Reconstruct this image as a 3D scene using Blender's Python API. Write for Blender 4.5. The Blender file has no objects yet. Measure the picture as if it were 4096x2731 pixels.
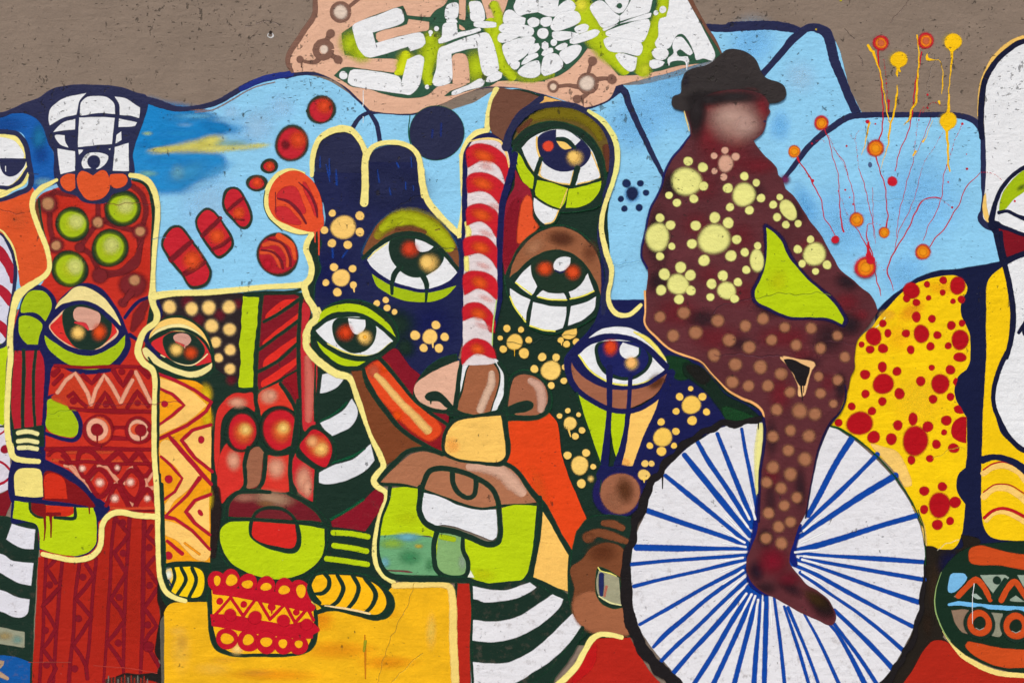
import bpy, math, random
import numpy as np
R = math.radians
scene = bpy.context.scene
col_ = scene.collection

# ------------------------------------------------------------------ camera, sky, sun
PX = 3.6 / 4096.0                 # metres of wall per unit of the drawing grid
CAM_H = 1.6
cam_d = bpy.data.cameras.new('camera')
cam = bpy.data.objects.new('camera', cam_d)
col_.objects.link(cam)
cam.location = (0, -3.5, CAM_H)
cam.rotation_euler = (R(90), 0, 0)
cam_d.lens = 35.0
cam_d.sensor_width = 36.0
cam_d.clip_end = 500
scene.camera = cam

SUN_EL, SUN_AZ = 50.0, 212.0      # azimuth clockwise from north (+Y); the wall faces south (-Y)
world = bpy.data.worlds.new('World')
scene.world = world
world.use_nodes = True
wn = world.node_tree
wn.nodes.clear()
w_out = wn.nodes.new('ShaderNodeOutputWorld')
w_bg = wn.nodes.new('ShaderNodeBackground')
w_sky = wn.nodes.new('ShaderNodeTexSky')
w_sky.sky_type = 'NISHITA'
w_sky.sun_disc = False
w_sky.sun_elevation = R(SUN_EL)
w_sky.sun_rotation = R(SUN_AZ)
w_sky.air_density = 1.0
w_sky.dust_density = 4.0
w_bg.inputs['Strength'].default_value = 0.11
wn.links.new(w_sky.outputs[0], w_bg.inputs['Color'])
wn.links.new(w_bg.outputs[0], w_out.inputs['Surface'])

sun_d = bpy.data.lights.new('sun', 'SUN')
sun = bpy.data.objects.new('sun', sun_d)
col_.objects.link(sun)
sun_d.energy = 1.5
sun_d.angle = R(10)
sun_d.color = (1.0, 0.99, 0.9)
sun.location = (-4, -6, 8)
az, el = R(SUN_AZ), R(SUN_EL)
import mathutils
dirv = mathutils.Vector((math.sin(az) * math.cos(el), math.cos(az) * math.cos(el), math.sin(el)))
sun.rotation_euler = dirv.to_track_quat('Z', 'Y').to_euler()

vs = scene.view_settings
vs.view_transform = 'Standard'
vs.look = 'None'
vs.gamma = 1.0
vs.exposure = 0.34
vs.use_curve_mapping = False
scene.render.engine = 'CYCLES'
scene.cycles.transparent_max_bounces = 64
scene.cycles.max_bounces = 4

# ------------------------------------------------------------------ colours (0-255 display values of the dry paint)
def lin(c):
    out = []
    for v in c:
        v = v / 255.0
        out.append(v / 12.92 if v <= 0.04045 else ((v + 0.055) / 1.055) ** 2.4)
    return tuple(out)
WL = (136, 120, 107); SK = (142, 206, 243); SK2 = (120, 194, 242); BL = (10, 134, 206); DB = (8, 84, 168)
NV = (36, 40, 76); NB = (20, 24, 78); DG = (22, 46, 36); GT = (46, 86, 64); W = (232, 234, 238)
CR = (246, 232, 140); CRP = (240, 222, 150); PE = (250, 200, 105); PEF = (250, 205, 110); LI = (184, 208, 8); LI2 = (164, 190, 10)
RD = (196, 26, 42); RDO = (198, 44, 30); OR = (230, 78, 24); OR2 = (220, 84, 36); MR = (128, 16, 32); DR = (140, 14, 28)
BR = (122, 70, 42); TAN = (172, 112, 80); PP = (226, 178, 150); YE = (248, 206, 8); AM = (244, 184, 30)
SB = (12, 70, 160); BK = (28, 24, 26); CRM = (192, 14, 38); BODY = (92, 42, 48); GLOWL = (224, 228, 130)
BRL = (128, 92, 78); MAR = (122, 30, 36); SPOT = (168, 112, 80); FLW = (232, 230, 136)
HALO = {DG: (8, 104, 56), NV: (26, 44, 118), NB: (24, 34, 120), SB: (20, 120, 210)}

# ------------------------------------------------------------------ materials
def new_mat(name):
    m = bpy.data.materials.new(name)
    m.use_nodes = True
    m.node_tree.nodes.clear()
    return m, m.node_tree

def relief_group():
    """relief of the plastered wall shared by bare plaster and every coat of paint (world space)"""
    g = bpy.data.node_groups.new('plaster_relief', 'ShaderNodeTree')
    g.interface.new_socket('Normal', in_out='OUTPUT', socket_type='NodeSocketVector')
    g.interface.new_socket('Pits', in_out='OUTPUT', socket_type='NodeSocketFloat')
    g.interface.new_socket('Chips', in_out='OUTPUT', socket_type='NodeSocketFloat')
    g.interface.new_socket('Blotch', in_out='OUTPUT', socket_type='NodeSocketFloat')
    g.interface.new_socket('Streak', in_out='OUTPUT', socket_type='NodeSocketFloat')
    g.interface.new_socket('Grain', in_out='OUTPUT', socket_type='NodeSocketFloat')
    N, L = g.nodes, g.links
    go = N.new('NodeGroupOutput')
    geo = N.new('ShaderNodeNewGeometry')
    flat = N.new('ShaderNodeVectorMath'); flat.operation = 'MULTIPLY'
    flat.inputs[1].default_value = (1, 0, 1)
    L.new(geo.outputs['Position'], flat.inputs[0])
    def noise(scale, detail=2, rough=0.5, stretch=(1, 1, 1), off=0.0, rot=0.0, dist=0.0):
        mp = N.new('ShaderNodeMapping')
        mp.inputs['Scale'].default_value = stretch
        mp.inputs['Location'].default_value = (off, off * 0.7, off * 1.3)
        mp.inputs['Rotation'].default_value = (0, rot, 0)
        L.new(flat.outputs[0], mp.inputs['Vector'])
        n = N.new('ShaderNodeTexNoise')
        n.inputs['Scale'].default_value = scale
        n.inputs['Detail'].default_value = detail
        n.inputs['Roughness'].default_value = rough
        n.inputs['Distortion'].default_value = dist
        L.new(mp.outputs[0], n.inputs['Vector'])
        return n.outputs['Fac']
    def mr(v, a, b, c, d, clamp=True):
        n = N.new('ShaderNodeMapRange'); n.clamp = clamp
        L.new(v, n.inputs[0])
        for i, x in enumerate((a, b, c, d)):
            n.inputs[i + 1].default_value = x
        return n.outputs[0]
    def mt(op, a, b):
        n = N.new('ShaderNodeMath'); n.operation = op
        for i, x in enumerate((a, b)):
            if isinstance(x, (int, float)): n.inputs[i].default_value = x
            else: L.new(x, n.inputs[i])
        return n.outputs[0]
    fine = noise(150, 3, 0.6)
    mid = noise(48, 3, 0.55, off=3.1)
    broad = noise(6, 2, 0.5, off=7.7)
    trowel = noise(34, 2, 0.5, stretch=(0.22, 1, 1.0), off=11, rot=R(12), dist=0.8)
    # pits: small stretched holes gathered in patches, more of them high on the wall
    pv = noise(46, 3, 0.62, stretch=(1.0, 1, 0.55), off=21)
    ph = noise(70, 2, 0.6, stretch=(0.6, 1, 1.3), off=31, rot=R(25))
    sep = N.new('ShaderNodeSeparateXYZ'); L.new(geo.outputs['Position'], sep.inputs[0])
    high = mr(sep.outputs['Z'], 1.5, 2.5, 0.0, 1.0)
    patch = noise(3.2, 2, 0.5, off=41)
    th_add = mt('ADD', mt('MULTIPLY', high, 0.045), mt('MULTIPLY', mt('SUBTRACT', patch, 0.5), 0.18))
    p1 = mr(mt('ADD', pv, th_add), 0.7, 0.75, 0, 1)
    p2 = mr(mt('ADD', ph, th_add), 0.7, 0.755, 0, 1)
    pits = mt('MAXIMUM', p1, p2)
    chip0 = noise(58, 4, 0.7, off=61)
    low = mr(sep.outputs['Z'], 0.3, 1.3, 1.0, 0.0)
    chips = mr(mt('ADD', chip0, mt('MULTIPLY', low, 0.02)), 0.735, 0.775, 0, 1)
    blotch = noise(9, 4, 0.6, off=71)
    streak = noise(26, 4, 0.65, stretch=(0.25, 1, 1.6), off=81)
    h = mt('ADD', mt('MULTIPLY', fine, 0.0018), mt('MULTIPLY', mid, 0.0035))
    h = mt('ADD', h, mt('MULTIPLY', broad, 0.006))
    h = mt('ADD', h, mt('MULTIPLY', trowel, 0.0028))
    h = mt('SUBTRACT', h, mt('MULTIPLY', pits, 0.004))
    bp = N.new('ShaderNodeBump')
    bp.inputs['Strength'].default_value = 0.62
    bp.inputs['Distance'].default_value = 1.0
    L.new(h, bp.inputs['Height'])
    L.new(bp.outputs[0], go.inputs['Normal'])
    L.new(pits, go.inputs['Pits']); L.new(chips, go.inputs['Chips'])
    L.new(blotch, go.inputs['Blotch']); L.new(streak, go.inputs['Streak']); L.new(fine, go.inputs['Grain'])
    return g
RELIEF = relief_group()

def paint_mat(name, soft=False, blotch=0.15, streak=0.03, rough=0.62, spec=0.12, chip=0.35, chipcol=(0.5, 0.47, 0.42), dirt=0.0):
    m, nt = new_mat(name)
    N, L = nt.nodes, nt.links
    out = N.new('ShaderNodeOutputMaterial')
    b = N.new('ShaderNodeBsdfPrincipled')
    g = N.new('ShaderNodeGroup'); g.node_tree = RELIEF
    at = N.new('ShaderNodeAttribute'); at.attribute_name = 'paint'
    def mt(op, a, c):
        n = N.new('ShaderNodeMath'); n.operation = op
        for i, x in enumerate((a, c)):
            if isinstance(x, (int, float)): n.inputs[i].default_value = x
            else: L.new(x, n.inputs[i])
        return n.outputs[0]
    # value variation of the coat: thin and thick places, roller and brush streaks
    v = mt('ADD', mt('MULTIPLY', mt('SUBTRACT', g.outputs['Blotch'], 0.5), blotch * 2),
           mt('MULTIPLY', mt('SUBTRACT', g.outputs['Streak'], 0.5), streak * 2))
    v = mt('ADD', v, mt('MULTIPLY', mt('SUBTRACT', g.outputs['Grain'], 0.5), 0.16))
    v = mt('ADD', v, 1.0)
    vm = N.new('ShaderNodeVectorMath'); vm.operation = 'SCALE'
    L.new(at.outputs['Color'], vm.inputs[0]); L.new(v, vm.inputs['Scale'])
    mx = N.new('ShaderNodeMix'); mx.data_type = 'RGBA'
    mx.inputs[7].default_value = (*chipcol, 1)
    L.new(mt('MULTIPLY', g.outputs['Chips'], chip), mx.inputs[0]); L.new(vm.outputs[0], mx.inputs[6])
    last = mx.outputs[2]
    if dirt:
        mdx = N.new('ShaderNodeMix'); mdx.data_type = 'RGBA'
        mdx.inputs[7].default_value = (0.16, 0.11, 0.09, 1)
        nz = N.new('ShaderNodeTexNoise'); nz.inputs['Scale'].default_value = 30; nz.inputs['Detail'].default_value = 7
        nz.inputs['Roughness'].default_value = 0.75
        geo = N.new('ShaderNodeNewGeometry'); L.new(geo.outputs['Position'], nz.inputs['Vector'])
        r = N.new('ShaderNodeMapRange'); L.new(nz.outputs['Fac'], r.inputs[0])
        for i, x in enumerate((0.54, 0.74, 0.0, dirt)): r.inputs[i + 1].default_value = x
        sp = N.new('ShaderNodeSeparateXYZ'); L.new(geo.outputs['Position'], sp.inputs[0])
        r2 = N.new('ShaderNodeMapRange'); L.new(sp.outputs['Z'], r2.inputs[0])
        for i, x in enumerate((0.3, 1.2, 1.0, 0.15)): r2.inputs[i + 1].default_value = x
        L.new(mt('MULTIPLY', r.outputs[0], r2.outputs[0]), mdx.inputs[0]); L.new(last, mdx.inputs[6])
        last = mdx.outputs[2]
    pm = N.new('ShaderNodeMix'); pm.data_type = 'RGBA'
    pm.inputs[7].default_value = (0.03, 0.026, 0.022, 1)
    L.new(mt('MULTIPLY', g.outputs['Pits'], 0.62), pm.inputs[0]); L.new(last, pm.inputs[6])  # dirt and shade inside the pits, both put into the colour
    L.new(pm.outputs[2], b.inputs['Base Color'])
    L.new(g.outputs['Normal'], b.inputs['Normal'])
    b.inputs['Roughness'].default_value = rough
    b.inputs['Specular IOR Level'].default_value = spec
    if soft:
        nz = N.new('ShaderNodeTexNoise'); nz.inputs['Scale'].default_value = 320; nz.inputs['Detail'].default_value = 1
        geo = N.new('ShaderNodeNewGeometry'); L.new(geo.outputs['Position'], nz.inputs['Vector'])
        a = at.outputs['Alpha']
        k = mt('MULTIPLY', mt('MULTIPLY', a, mt('SUBTRACT', 1.0, a)), mt('MULTIPLY', mt('SUBTRACT', nz.outputs['Fac'], 0.5), 2.6))
        aa = N.new('ShaderNodeClamp'); L.new(mt('ADD', a, k), aa.inputs[0])
        L.new(aa.outputs[0], b.inputs['Alpha'])
    L.new(b.outputs[0], out.inputs['Surface'])
    return m
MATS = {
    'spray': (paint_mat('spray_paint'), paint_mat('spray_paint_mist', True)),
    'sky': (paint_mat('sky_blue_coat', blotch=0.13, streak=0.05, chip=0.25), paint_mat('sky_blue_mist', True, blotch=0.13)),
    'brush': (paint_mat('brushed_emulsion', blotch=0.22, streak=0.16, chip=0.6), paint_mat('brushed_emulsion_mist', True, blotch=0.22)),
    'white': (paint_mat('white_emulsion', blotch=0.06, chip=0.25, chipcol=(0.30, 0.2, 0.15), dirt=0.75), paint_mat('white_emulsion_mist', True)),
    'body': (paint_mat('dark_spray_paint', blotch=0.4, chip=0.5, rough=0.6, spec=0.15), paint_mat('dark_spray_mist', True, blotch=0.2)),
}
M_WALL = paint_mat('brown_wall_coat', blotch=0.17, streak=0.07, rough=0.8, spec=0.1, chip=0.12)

# ------------------------------------------------------------------ paint layers
GX0, GY0, CELL = -2000, -800, 8
GRID = np.zeros(((4200 + 800) // CELL, (6200 + 2000) // CELL), dtype=np.int32)
LAYER = 0.00002
class Coat:
    """one painted shape or group of shapes: collects thin sheets of paint, becomes ONE mesh"""
    def __init__(self, name, label, parent, kind):
        self.name, self.label, self.parent, self.kind = name, label, parent, kind
        self.v, self.c, self.f, self.m = [], [], [], []
        self.obj = None
        self.split = False
    def add(self, verts, cols, faces, soft, lvl):
        b = len(self.v)
        n = len(verts)
        sl = 0.0 if lvl == int(lvl) else 0.55      # a stroke rises a hair along its run where it crosses itself
        self.v += [((x - 2048) * PX, -0.0006 - (lvl + sl * i / n) * LAYER, CAM_H - (yy - 1365.5) * PX) for i, (x, yy) in enumerate(verts)]
        self.c += cols
        self.f += [tuple(i + b for i in f) for f in faces]
        self.m += [soft] * len(faces)
COATS = []
cur = None
def part(name, label=None, kind='spray'):
    global cur
    cur = Coat(name, label, None, kind); COATS.append(cur); return cur
def sub(parent, name, label=None, kind='spray'):
    global cur
    cur = Coat(name, label, parent, kind); COATS.append(cur); return cur
def use(c):
    global cur
    cur = c; return c

FR = dict(A=(0, 300), B=(980, 0), C=(1960, 0), D=(2920, 0), E=(0, 1000), F=(980, 650), G=(1960, 650), H=(2920, 650),
          I=(0, 1947), J=(980, 1300), K=(1960, 1300), L=(2920, 1300), M=(980, 1947), N=(1960, 1947), O=(2920, 1947), Q=(0, 1500))
ox, oy, sc = 0, 0, 0.5
def fr(k):
    global ox, oy, sc
    if k == 'V': ox, oy, sc = 0, 0, 1.7415
    elif k == 'X': ox, oy, sc = 0, 0, 1.0
    else: (ox, oy), sc = FR[k], 0.5
def parse(s):
    pts = []
    for t in s.split():
        cn = t.endswith('!')
        p = [float(q) for q in t.rstrip('!').split(',')]
        pts.append((ox + p[0] * sc, oy + p[1] * sc, p[2] * sc if len(p) > 2 else None, cn))
    return pts
rnd = random.Random(7)
def wob(x, y, a):
    return (x + a * (math.sin(x * .051 + y * .037) + .6 * math.sin(y * .13 + x * .02 + 1)), y + a * (math.sin(y * .047 - x * .043 + 2) + .6 * math.sin(x * .12 - y * .03)))
def crom(P, step=9.0):
    """catmull-rom through open list of (x,y,w)"""
    if len(P) < 3:
        (x0, y0, w0), (x1, y1, w1) = P
        n = max(1, int(math.hypot(x1 - x0, y1 - y0) / (step * 2)))
        return [(x0 + (x1 - x0) * t / n, y0 + (y1 - y0) * t / n, w0 + (w1 - w0) * t / n) for t in range(n + 1)]
    Q = [tuple(2 * a - b for a, b in zip(P[0], P[1]))] + P + [tuple(2 * a - b for a, b in zip(P[-1], P[-2]))]
    out = []
    for i in range(1, len(Q) - 2):
        p0, p1, p2, p3 = Q[i - 1:i + 3]
        d = math.hypot(p2[0] - p1[0], p2[1] - p1[1])
        if d < 1e-6: continue
        # centripetal parameterisation keeps the curve from looping
        t0 = 0.0
        t1 = t0 + max(1e-3, math.hypot(p1[0] - p0[0], p1[1] - p0[1])) ** 0.5
        t2 = t1 + d ** 0.5
        t3 = t2 + max(1e-3, math.hypot(p3[0] - p2[0], p3[1] - p2[1])) ** 0.5
        n = max(1, int(d / step))
        for k in range(n):
            t = t1 + (t2 - t1) * k / n
            a1 = [(t1 - t) / (t1 - t0) * p0[j] + (t - t0) / (t1 - t0) * p1[j] for j in (0, 1)]
            a2 = [(t2 - t) / (t2 - t1) * p1[j] + (t - t1) / (t2 - t1) * p2[j] for j in (0, 1)]
            a3 = [(t3 - t) / (t3 - t2) * p2[j] + (t - t2) / (t3 - t2) * p3[j] for j in (0, 1)]
            b1 = [(t2 - t) / (t2 - t0) * a1[j] + (t - t0) / (t2 - t0) * a2[j] for j in (0, 1)]
            b2 = [(t3 - t) / (t3 - t1) * a2[j] + (t - t1) / (t3 - t1) * a3[j] for j in (0, 1)]
            x, y = [(t2 - t) / (t2 - t1) * b1[j] + (t - t1) / (t2 - t1) * b2[j] for j in (0, 1)]
            out.append((x, y, p1[2] + (p2[2] - p1[2]) * k / n))
    out.append(P[-1])
    return out
HOLD = None      # one level shared by the droplets of a dotted trail
def level(xs, ys):
    if HOLD is not None: return HOLD
    ix = np.clip(((np.asarray(xs) - GX0) / CELL).astype(int), 0, GRID.shape[1] - 1)
    iy = np.clip(((np.asarray(ys) - GY0) / CELL).astype(int), 0, GRID.shape[0] - 1)
    l = int(GRID[iy, ix].max()) + 1
    GRID[iy, ix] = l
    return l
def cover_poly(pts, pad):
    P = np.array([(p[0], p[1]) for p in pts])
    x0, y0 = P.min(0) - pad - CELL; x1, y1 = P.max(0) + pad + CELL
    gx = np.arange(GX0 + CELL * math.floor((x0 - GX0) / CELL) + CELL / 2, x1 + CELL, CELL)
    gy = np.arange(GY0 + CELL * math.floor((y0 - GY0) / CELL) + CELL / 2, y1 + CELL, CELL)
    X, Y = np.meshgrid(gx, gy)
    ins = np.zeros(X.shape, bool)
    n = len(P)
    for i in range(n):
        ax, ay = P[i]; bx, by = P[(i + 1) % n]
        if ay == by: continue
        c = ((ay > Y) != (by > Y)) & (X < (bx - ax) * (Y - ay) / (by - ay) + ax)
        ins ^= c
    # boundary cells and a margin of one cell
    D = ins.copy()
    r = 1 + int(pad // CELL)
    bxs = ((P[:, 0] - gx[0] + CELL / 2) // CELL).astype(int); bys = ((P[:, 1] - gy[0] + CELL / 2) // CELL).astype(int)
    for i in range(n):
        a = P[i]; b = P[(i + 1) % n]
        m = max(1, int(math.hypot(*(b - a)) / CELL))
        for k in range(m):
            q = a + (b - a) * k / m
            i0 = int((q[0] - gx[0] + CELL / 2) // CELL); j0 = int((q[1] - gy[0] + CELL / 2) // CELL)
            D[max(0, j0 - r):j0 + r + 1, max(0, i0 - r):i0 + r + 1] = True
    return X[D], Y[D]
def F(color, s, soft=3.0, a=1.0, wobble=.7, step=9.0):
    """filled closed outline; '!' after a point makes a corner"""
    pts = parse(s)
    cs = [i for i, p in enumerate(pts) if p[3]]
    P = [(p[0], p[1], 0.0) for p in pts]
    if cs:
        P = P[cs[0]:] + P[:cs[0]]
        fl = [p[3] for p in pts]; fl = fl[cs[0]:] + fl[:cs[0]]
        P.append(P[0]); fl.append(True)
        out, seg = [], [P[0]]
        for i in range(1, len(P)):
            seg.append(P[i])
            if fl[i]:
                out += crom(seg, step)[:-1]; seg = [P[i]]
        poly = out
    else:
        n = len(P)
        ext = P[-2:] + P + P[:3]
        c = crom(ext, step)
        # keep only the loop between P[0] and back
        i0 = min(range(len(c)), key=lambda i: (c[i][0] - P[0][0]) ** 2 + (c[i][1] - P[0][1]) ** 2 if i < len(c) * .6 else 1e18)
        i1 = max(range(i0 + 3, len(c)), key=lambda i: -((c[i][0] - P[0][0]) ** 2 + (c[i][1] - P[0][1]) ** 2))
        poly = c[i0:i1]
    poly = [wob(p[0], p[1], wobble) for p in poly]
    q = [poly[0]]
    for p in poly[1:]:
        if math.hypot(p[0] - q[-1][0], p[1] - q[-1][1]) > 0.5: q.append(p)
    poly = q
    area = sum(poly[i - 1][0] * poly[i][1] - poly[i][0] * poly[i - 1][1] for i in range(len(poly)))
    if area > 0: poly.reverse()     # so faces look towards -Y
    n = len(poly)
    soft = soft * sc if sc < 1 else soft
    nor = []
    for i in range(n):
        ax, ay = poly[i - 1]; bx, by = poly[(i + 1) % n]
        dx, dy = bx - ax, by - ay; l = math.hypot(dx, dy) or 1
        nor.append((dy / l, -dx / l))
    if True:
        # outward test
        cx, cy = poly[0][0] + nor[0][0] * .5, poly[0][1] + nor[0][1] * .5
    sgn = -1.0
    lc = lin(color); hc = lin(HALO.get(color, color))
    hc = tuple(.5 * p + .5 * t for p, t in zip(hc, lc))
    X, Y = cover_poly(poly, soft)
    lv = level(X, Y)
    ins_ = .4 if soft <= 6 else 0.0
    core = [(x - sgn * nx * soft * ins_, y - sgn * ny * soft * ins_) for (x, y), (nx, ny) in zip(poly, nor)]
    if soft > 12:
        mats = 1
    if a >= 0.999:
        cur.add(core, [(*lc, 1.0)] * n, [tuple(range(n))], 0, lv)
    else:
        cur.add(core, [(*lc, a)] * n, [tuple(range(n))], 1, lv)
    if soft > 6: rings = [(0, 1.0, lc), (.15, .93, lc), (.3, .8, hc), (.5, .5, hc), (.7, .2, hc), (.85, .06, hc), (1, 0, hc)]
    else: rings = [(-ins_, 1.0, lc), (.05, .8, hc), (.5, .3, hc), (1.0, 0.0, hc)] if soft > 4 else [(-ins_, 1.0, lc), (.15, .8, hc), (.9, 0.0, hc)]
    vv, cc, ff = [], [], []
    for k, (o, al, c3) in enumerate(rings):
        vv += [(x + sgn * nx * soft * o, y + sgn * ny * soft * o) for (x, y), (nx, ny) in zip(poly, nor)]
        cc += [(*c3, al * a)] * n
    for k in range(len(rings) - 1):
        for i in range(n):
            j = (i + 1) % n
            ff.append((k * n + i, (k + 1) * n + i, (k + 1) * n + j, k * n + j))
    # ring by ring: order the vertices along the outline
    K = len(rings)
    cur.add([vv[(q % K) * n + q // K] for q in range(n * K)], [cc[(q % K) * n + q // K] for q in range(n * K)],
            [tuple((i % n) * K + i // n for i in f) for f in ff], 1, lv + .1)
    return poly
def L(color, w, s, soft=4.0, a=1.0, closed=False, scal=0.0, step=9.0, wobble=.45, zig=False):
    """a stroke; third number of a point = its width"""
    if cur.split:
        c_ = cur; sub(c_, 'outline_stroke'); L(color, w, s, soft, a, closed, scal, step, wobble); use(c_); return
    pts = parse(s)
    cw = w * sc
    P = []
    for p in pts:
        if p[2] is not None: cw = p[2]
        P.append((p[0], p[1], cw))
    if closed: P = P + [P[0]]
    if zig:
        c = []
        for q0, q1 in zip(P, P[1:]): c += crom([q0, q1], step)[:-1]
        c.append(P[-1])
    else: c = crom(P, step)
    soft = soft * sc if sc < 1 else soft
    line = [(*wob(x, y, wobble), ww) for x, y, ww in c]
    # round caps
    n = len(line)
    lc = lin(color); hc = lin(HALO.get(color, color))
    hc = tuple(.6 * p + .4 * t for p, t in zip(hc, lc))
    vv, cc, ff = [], [], []
    def tang(i):
        ax, ay, _ = line[max(0, i - 1)]; bx, by, _ = line[min(n - 1, i + 1)]
        l = math.hypot(bx - ax, by - ay) or 1
        return (bx - ax) / l, (by - ay) / l
    xs, ys = [], []
    secs = []
    if not closed:
        tx, ty = tang(0); x, y, ww = line[0]
        for d in (1.0, .92, .7, .38): secs.append((x - tx * ww * .5 * d, y - ty * ww * .5 * d, ww * math.sqrt(max(0.0, 1 - d * d)), tx, ty))
    arc = 0.0
    for i in range(n):
        tx, ty = tang(i); x, y, ww = line[i]
        if i: arc += math.hypot(x - line[i - 1][0], y - line[i - 1][1])
        if scal: ww = ww + scal * abs(math.sin(arc / 26.0)) + .4 * scal * math.sin(arc / 17.0)
        ww *= 1 + .05 * math.sin(arc * .07 + x)
        secs.append((x, y, ww, tx, ty))
    if not closed:
        tx, ty = tang(n - 1); x, y, ww = line[-1]
        for d in (.38, .7, .92, 1.0): secs.append((x + tx * ww * .5 * d, y + ty * ww * .5 * d, ww * math.sqrt(max(0.0, 1 - d * d)), tx, ty))
    K = 6
    for x, y, ww, tx, ty in secs:
        nx, ny = -ty, tx
        h = ww * .5
        s2 = min(soft, max(h, .6))
        offs = (-(h + s2 * .6), -(h), -max(0, h - s2 * .6), max(0, h - s2 * .6), h, h + s2 * .6)
        als = (0, .75, 1, 1, .75, 0)
        csx = (hc, hc, lc, lc, hc, hc)
        for o, al, c3 in zip(offs, als, csx):
            vv.append((x + nx * o, y + ny * o)); cc.append((*c3, al * a))
            xs.append(x + nx * o); ys.append(y + ny * o)
        k = int(ww // CELL) + 1
        for q in range(k + 1):
            o = (q / k - .5) * (ww + soft)
            xs.append(x + nx * o); ys.append(y + ny * o)
            xs.append(x + nx * o + tx * 4); ys.append(y + ny * o + ty * 4)
    fo = []
    for i in range(len(secs) - 1):
        for j in range(K - 1):
            q = (i * K + j, i * K + j + 1, (i + 1) * K + j + 1, (i + 1) * K + j)
            (fo if j == 2 and a >= .999 else ff).append(q)
    lv = level(xs, ys)
    b = len(cur.v)
    cur.add(vv, cc, ff, 1, lv + .1)
    if fo:
        cur.f += [tuple(i + b for i in f) for f in fo]; cur.m += [0] * len(fo)
CLIP = None
def clip_alpha(pts, width=9.0):
    P = np.array(CLIP); Q = np.array(pts)
    a = P; b = np.roll(P, -1, 0)
    ab = b - a; L2 = (ab ** 2).sum(1) + 1e-9
    t = np.clip(((Q[:, None, :] - a[None]) * ab[None]).sum(2) / L2[None], 0, 1)
    d = np.sqrt((((a[None] + t[..., None] * ab[None]) - Q[:, None, :]) ** 2).sum(2)).min(1)
    ins = np.zeros(len(Q), bool)
    for i in range(len(P)):
        ax, ay = a[i]; bx, by = b[i]
        if ay == by: continue
        ins ^= ((ay > Q[:, 1]) != (by > Q[:, 1])) & (Q[:, 0] < (bx - ax) * (Q[:, 1] - ay) / (by - ay) + ax)
    return np.where(ins, np.clip(d / width, 0, 1), 0.0)
def D(color, x, y, r, ry=None, soft=.14, rot=0.0, a=1.0, halo=None, irr=.03, seg=None):
    """sprayed dot"""
    X0, Y0 = ox + x * sc, oy + y * sc
    r *= sc; ry = r if ry is None else ry * sc
    seg = seg or (14 if r < 12 else 22 if r < 40 else 56 if CLIP is not None else 36)
    lc = lin(color); hc = lin(halo) if halo else lc
    ph = rnd.uniform(0, 6.28)
    cr_, sr_ = math.cos(R(rot)), math.sin(R(rot))
    def ring(t):
        o = []
        for i in range(seg):
            th = -2 * math.pi * i / seg
            k = t * (1 + irr * math.sin(2 * th + ph) + irr * .7 * math.sin(3 * th + 2 * ph))
            px, py = r * k * math.cos(th), ry * k * math.sin(th)
            o.append((X0 + px * cr_ - py * sr_, Y0 + px * sr_ + py * cr_))
        return o
    prof = [(1 - soft, 1.0), (1 - soft * .4, .85), (1, .5), (1 + soft * .5, .16), (1 + soft, 0)] if soft < .9 else \
           [(t / 11, (1 - (t / 11) ** 2) ** 2.2) for t in range(1, 12)]
    T = (1 + soft) if soft < .9 else 1.0
    rr = max(r, ry) * T
    gx, gy = np.meshgrid(np.arange(X0 - rr - CELL, X0 + rr + CELL * 2, CELL * .5), np.arange(Y0 - rr - CELL, Y0 + rr + CELL * 2, CELL * .5))
    u = ((gx - X0) * cr_ + (gy - Y0) * sr_) / (r * T + CELL); v = (-(gx - X0) * sr_ + (gy - Y0) * cr_) / (ry * T + CELL)
    k = u * u + v * v <= 1.05
    lv = level(gx[k], gy[k])
    vv, cc, ff = [(X0, Y0)], [(*lc, a)], []
    for t, al in prof:
        vv += ring(t); c3 = hc if al < .9 and halo else lc
        cc += [(*c3, al * a)] * seg
    for i in range(seg): ff.append((0, 1 + i, 1 + (i + 1) % seg))
    if CLIP is not None and soft >= .9:
        k_ = clip_alpha(vv); cc = [(*c_[:3], c_[3] * float(q)) for c_, q in zip(cc, k_)]
    f2 = []
    b = len(cur.v)
    cur.add(vv, cc, ff, 0 if (a >= .999 and soft < .9) else 1, lv)
    for kx in range(len(prof) - 1):
        b0 = 1 + kx * seg
        for i in range(seg):
            j = (i + 1) % seg
            f2.append((b0 + i, b0 + seg + i, b0 + seg + j, b0 + j))
    cur.f += [tuple(i + b for i in f) for f in f2]; cur.m += [1] * len(f2)
def G(color, x, y, r, ry=None, a=1.0, rot=0.0): D(color, x, y, r, ry, soft=1.0, a=a, rot=rot)
def DD(color, s, soft=.16):
    for t in s.split():
        p = [float(q) for q in t.split(',')]
        D(color, p[0], p[1], p[2], p[3] if len(p) > 3 else None, soft=soft)
def flower(parent, s, color, label=None, soft=.14, name='dot_flower'):
    sub(parent, name, label)
    DD(color, s, soft)

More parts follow.
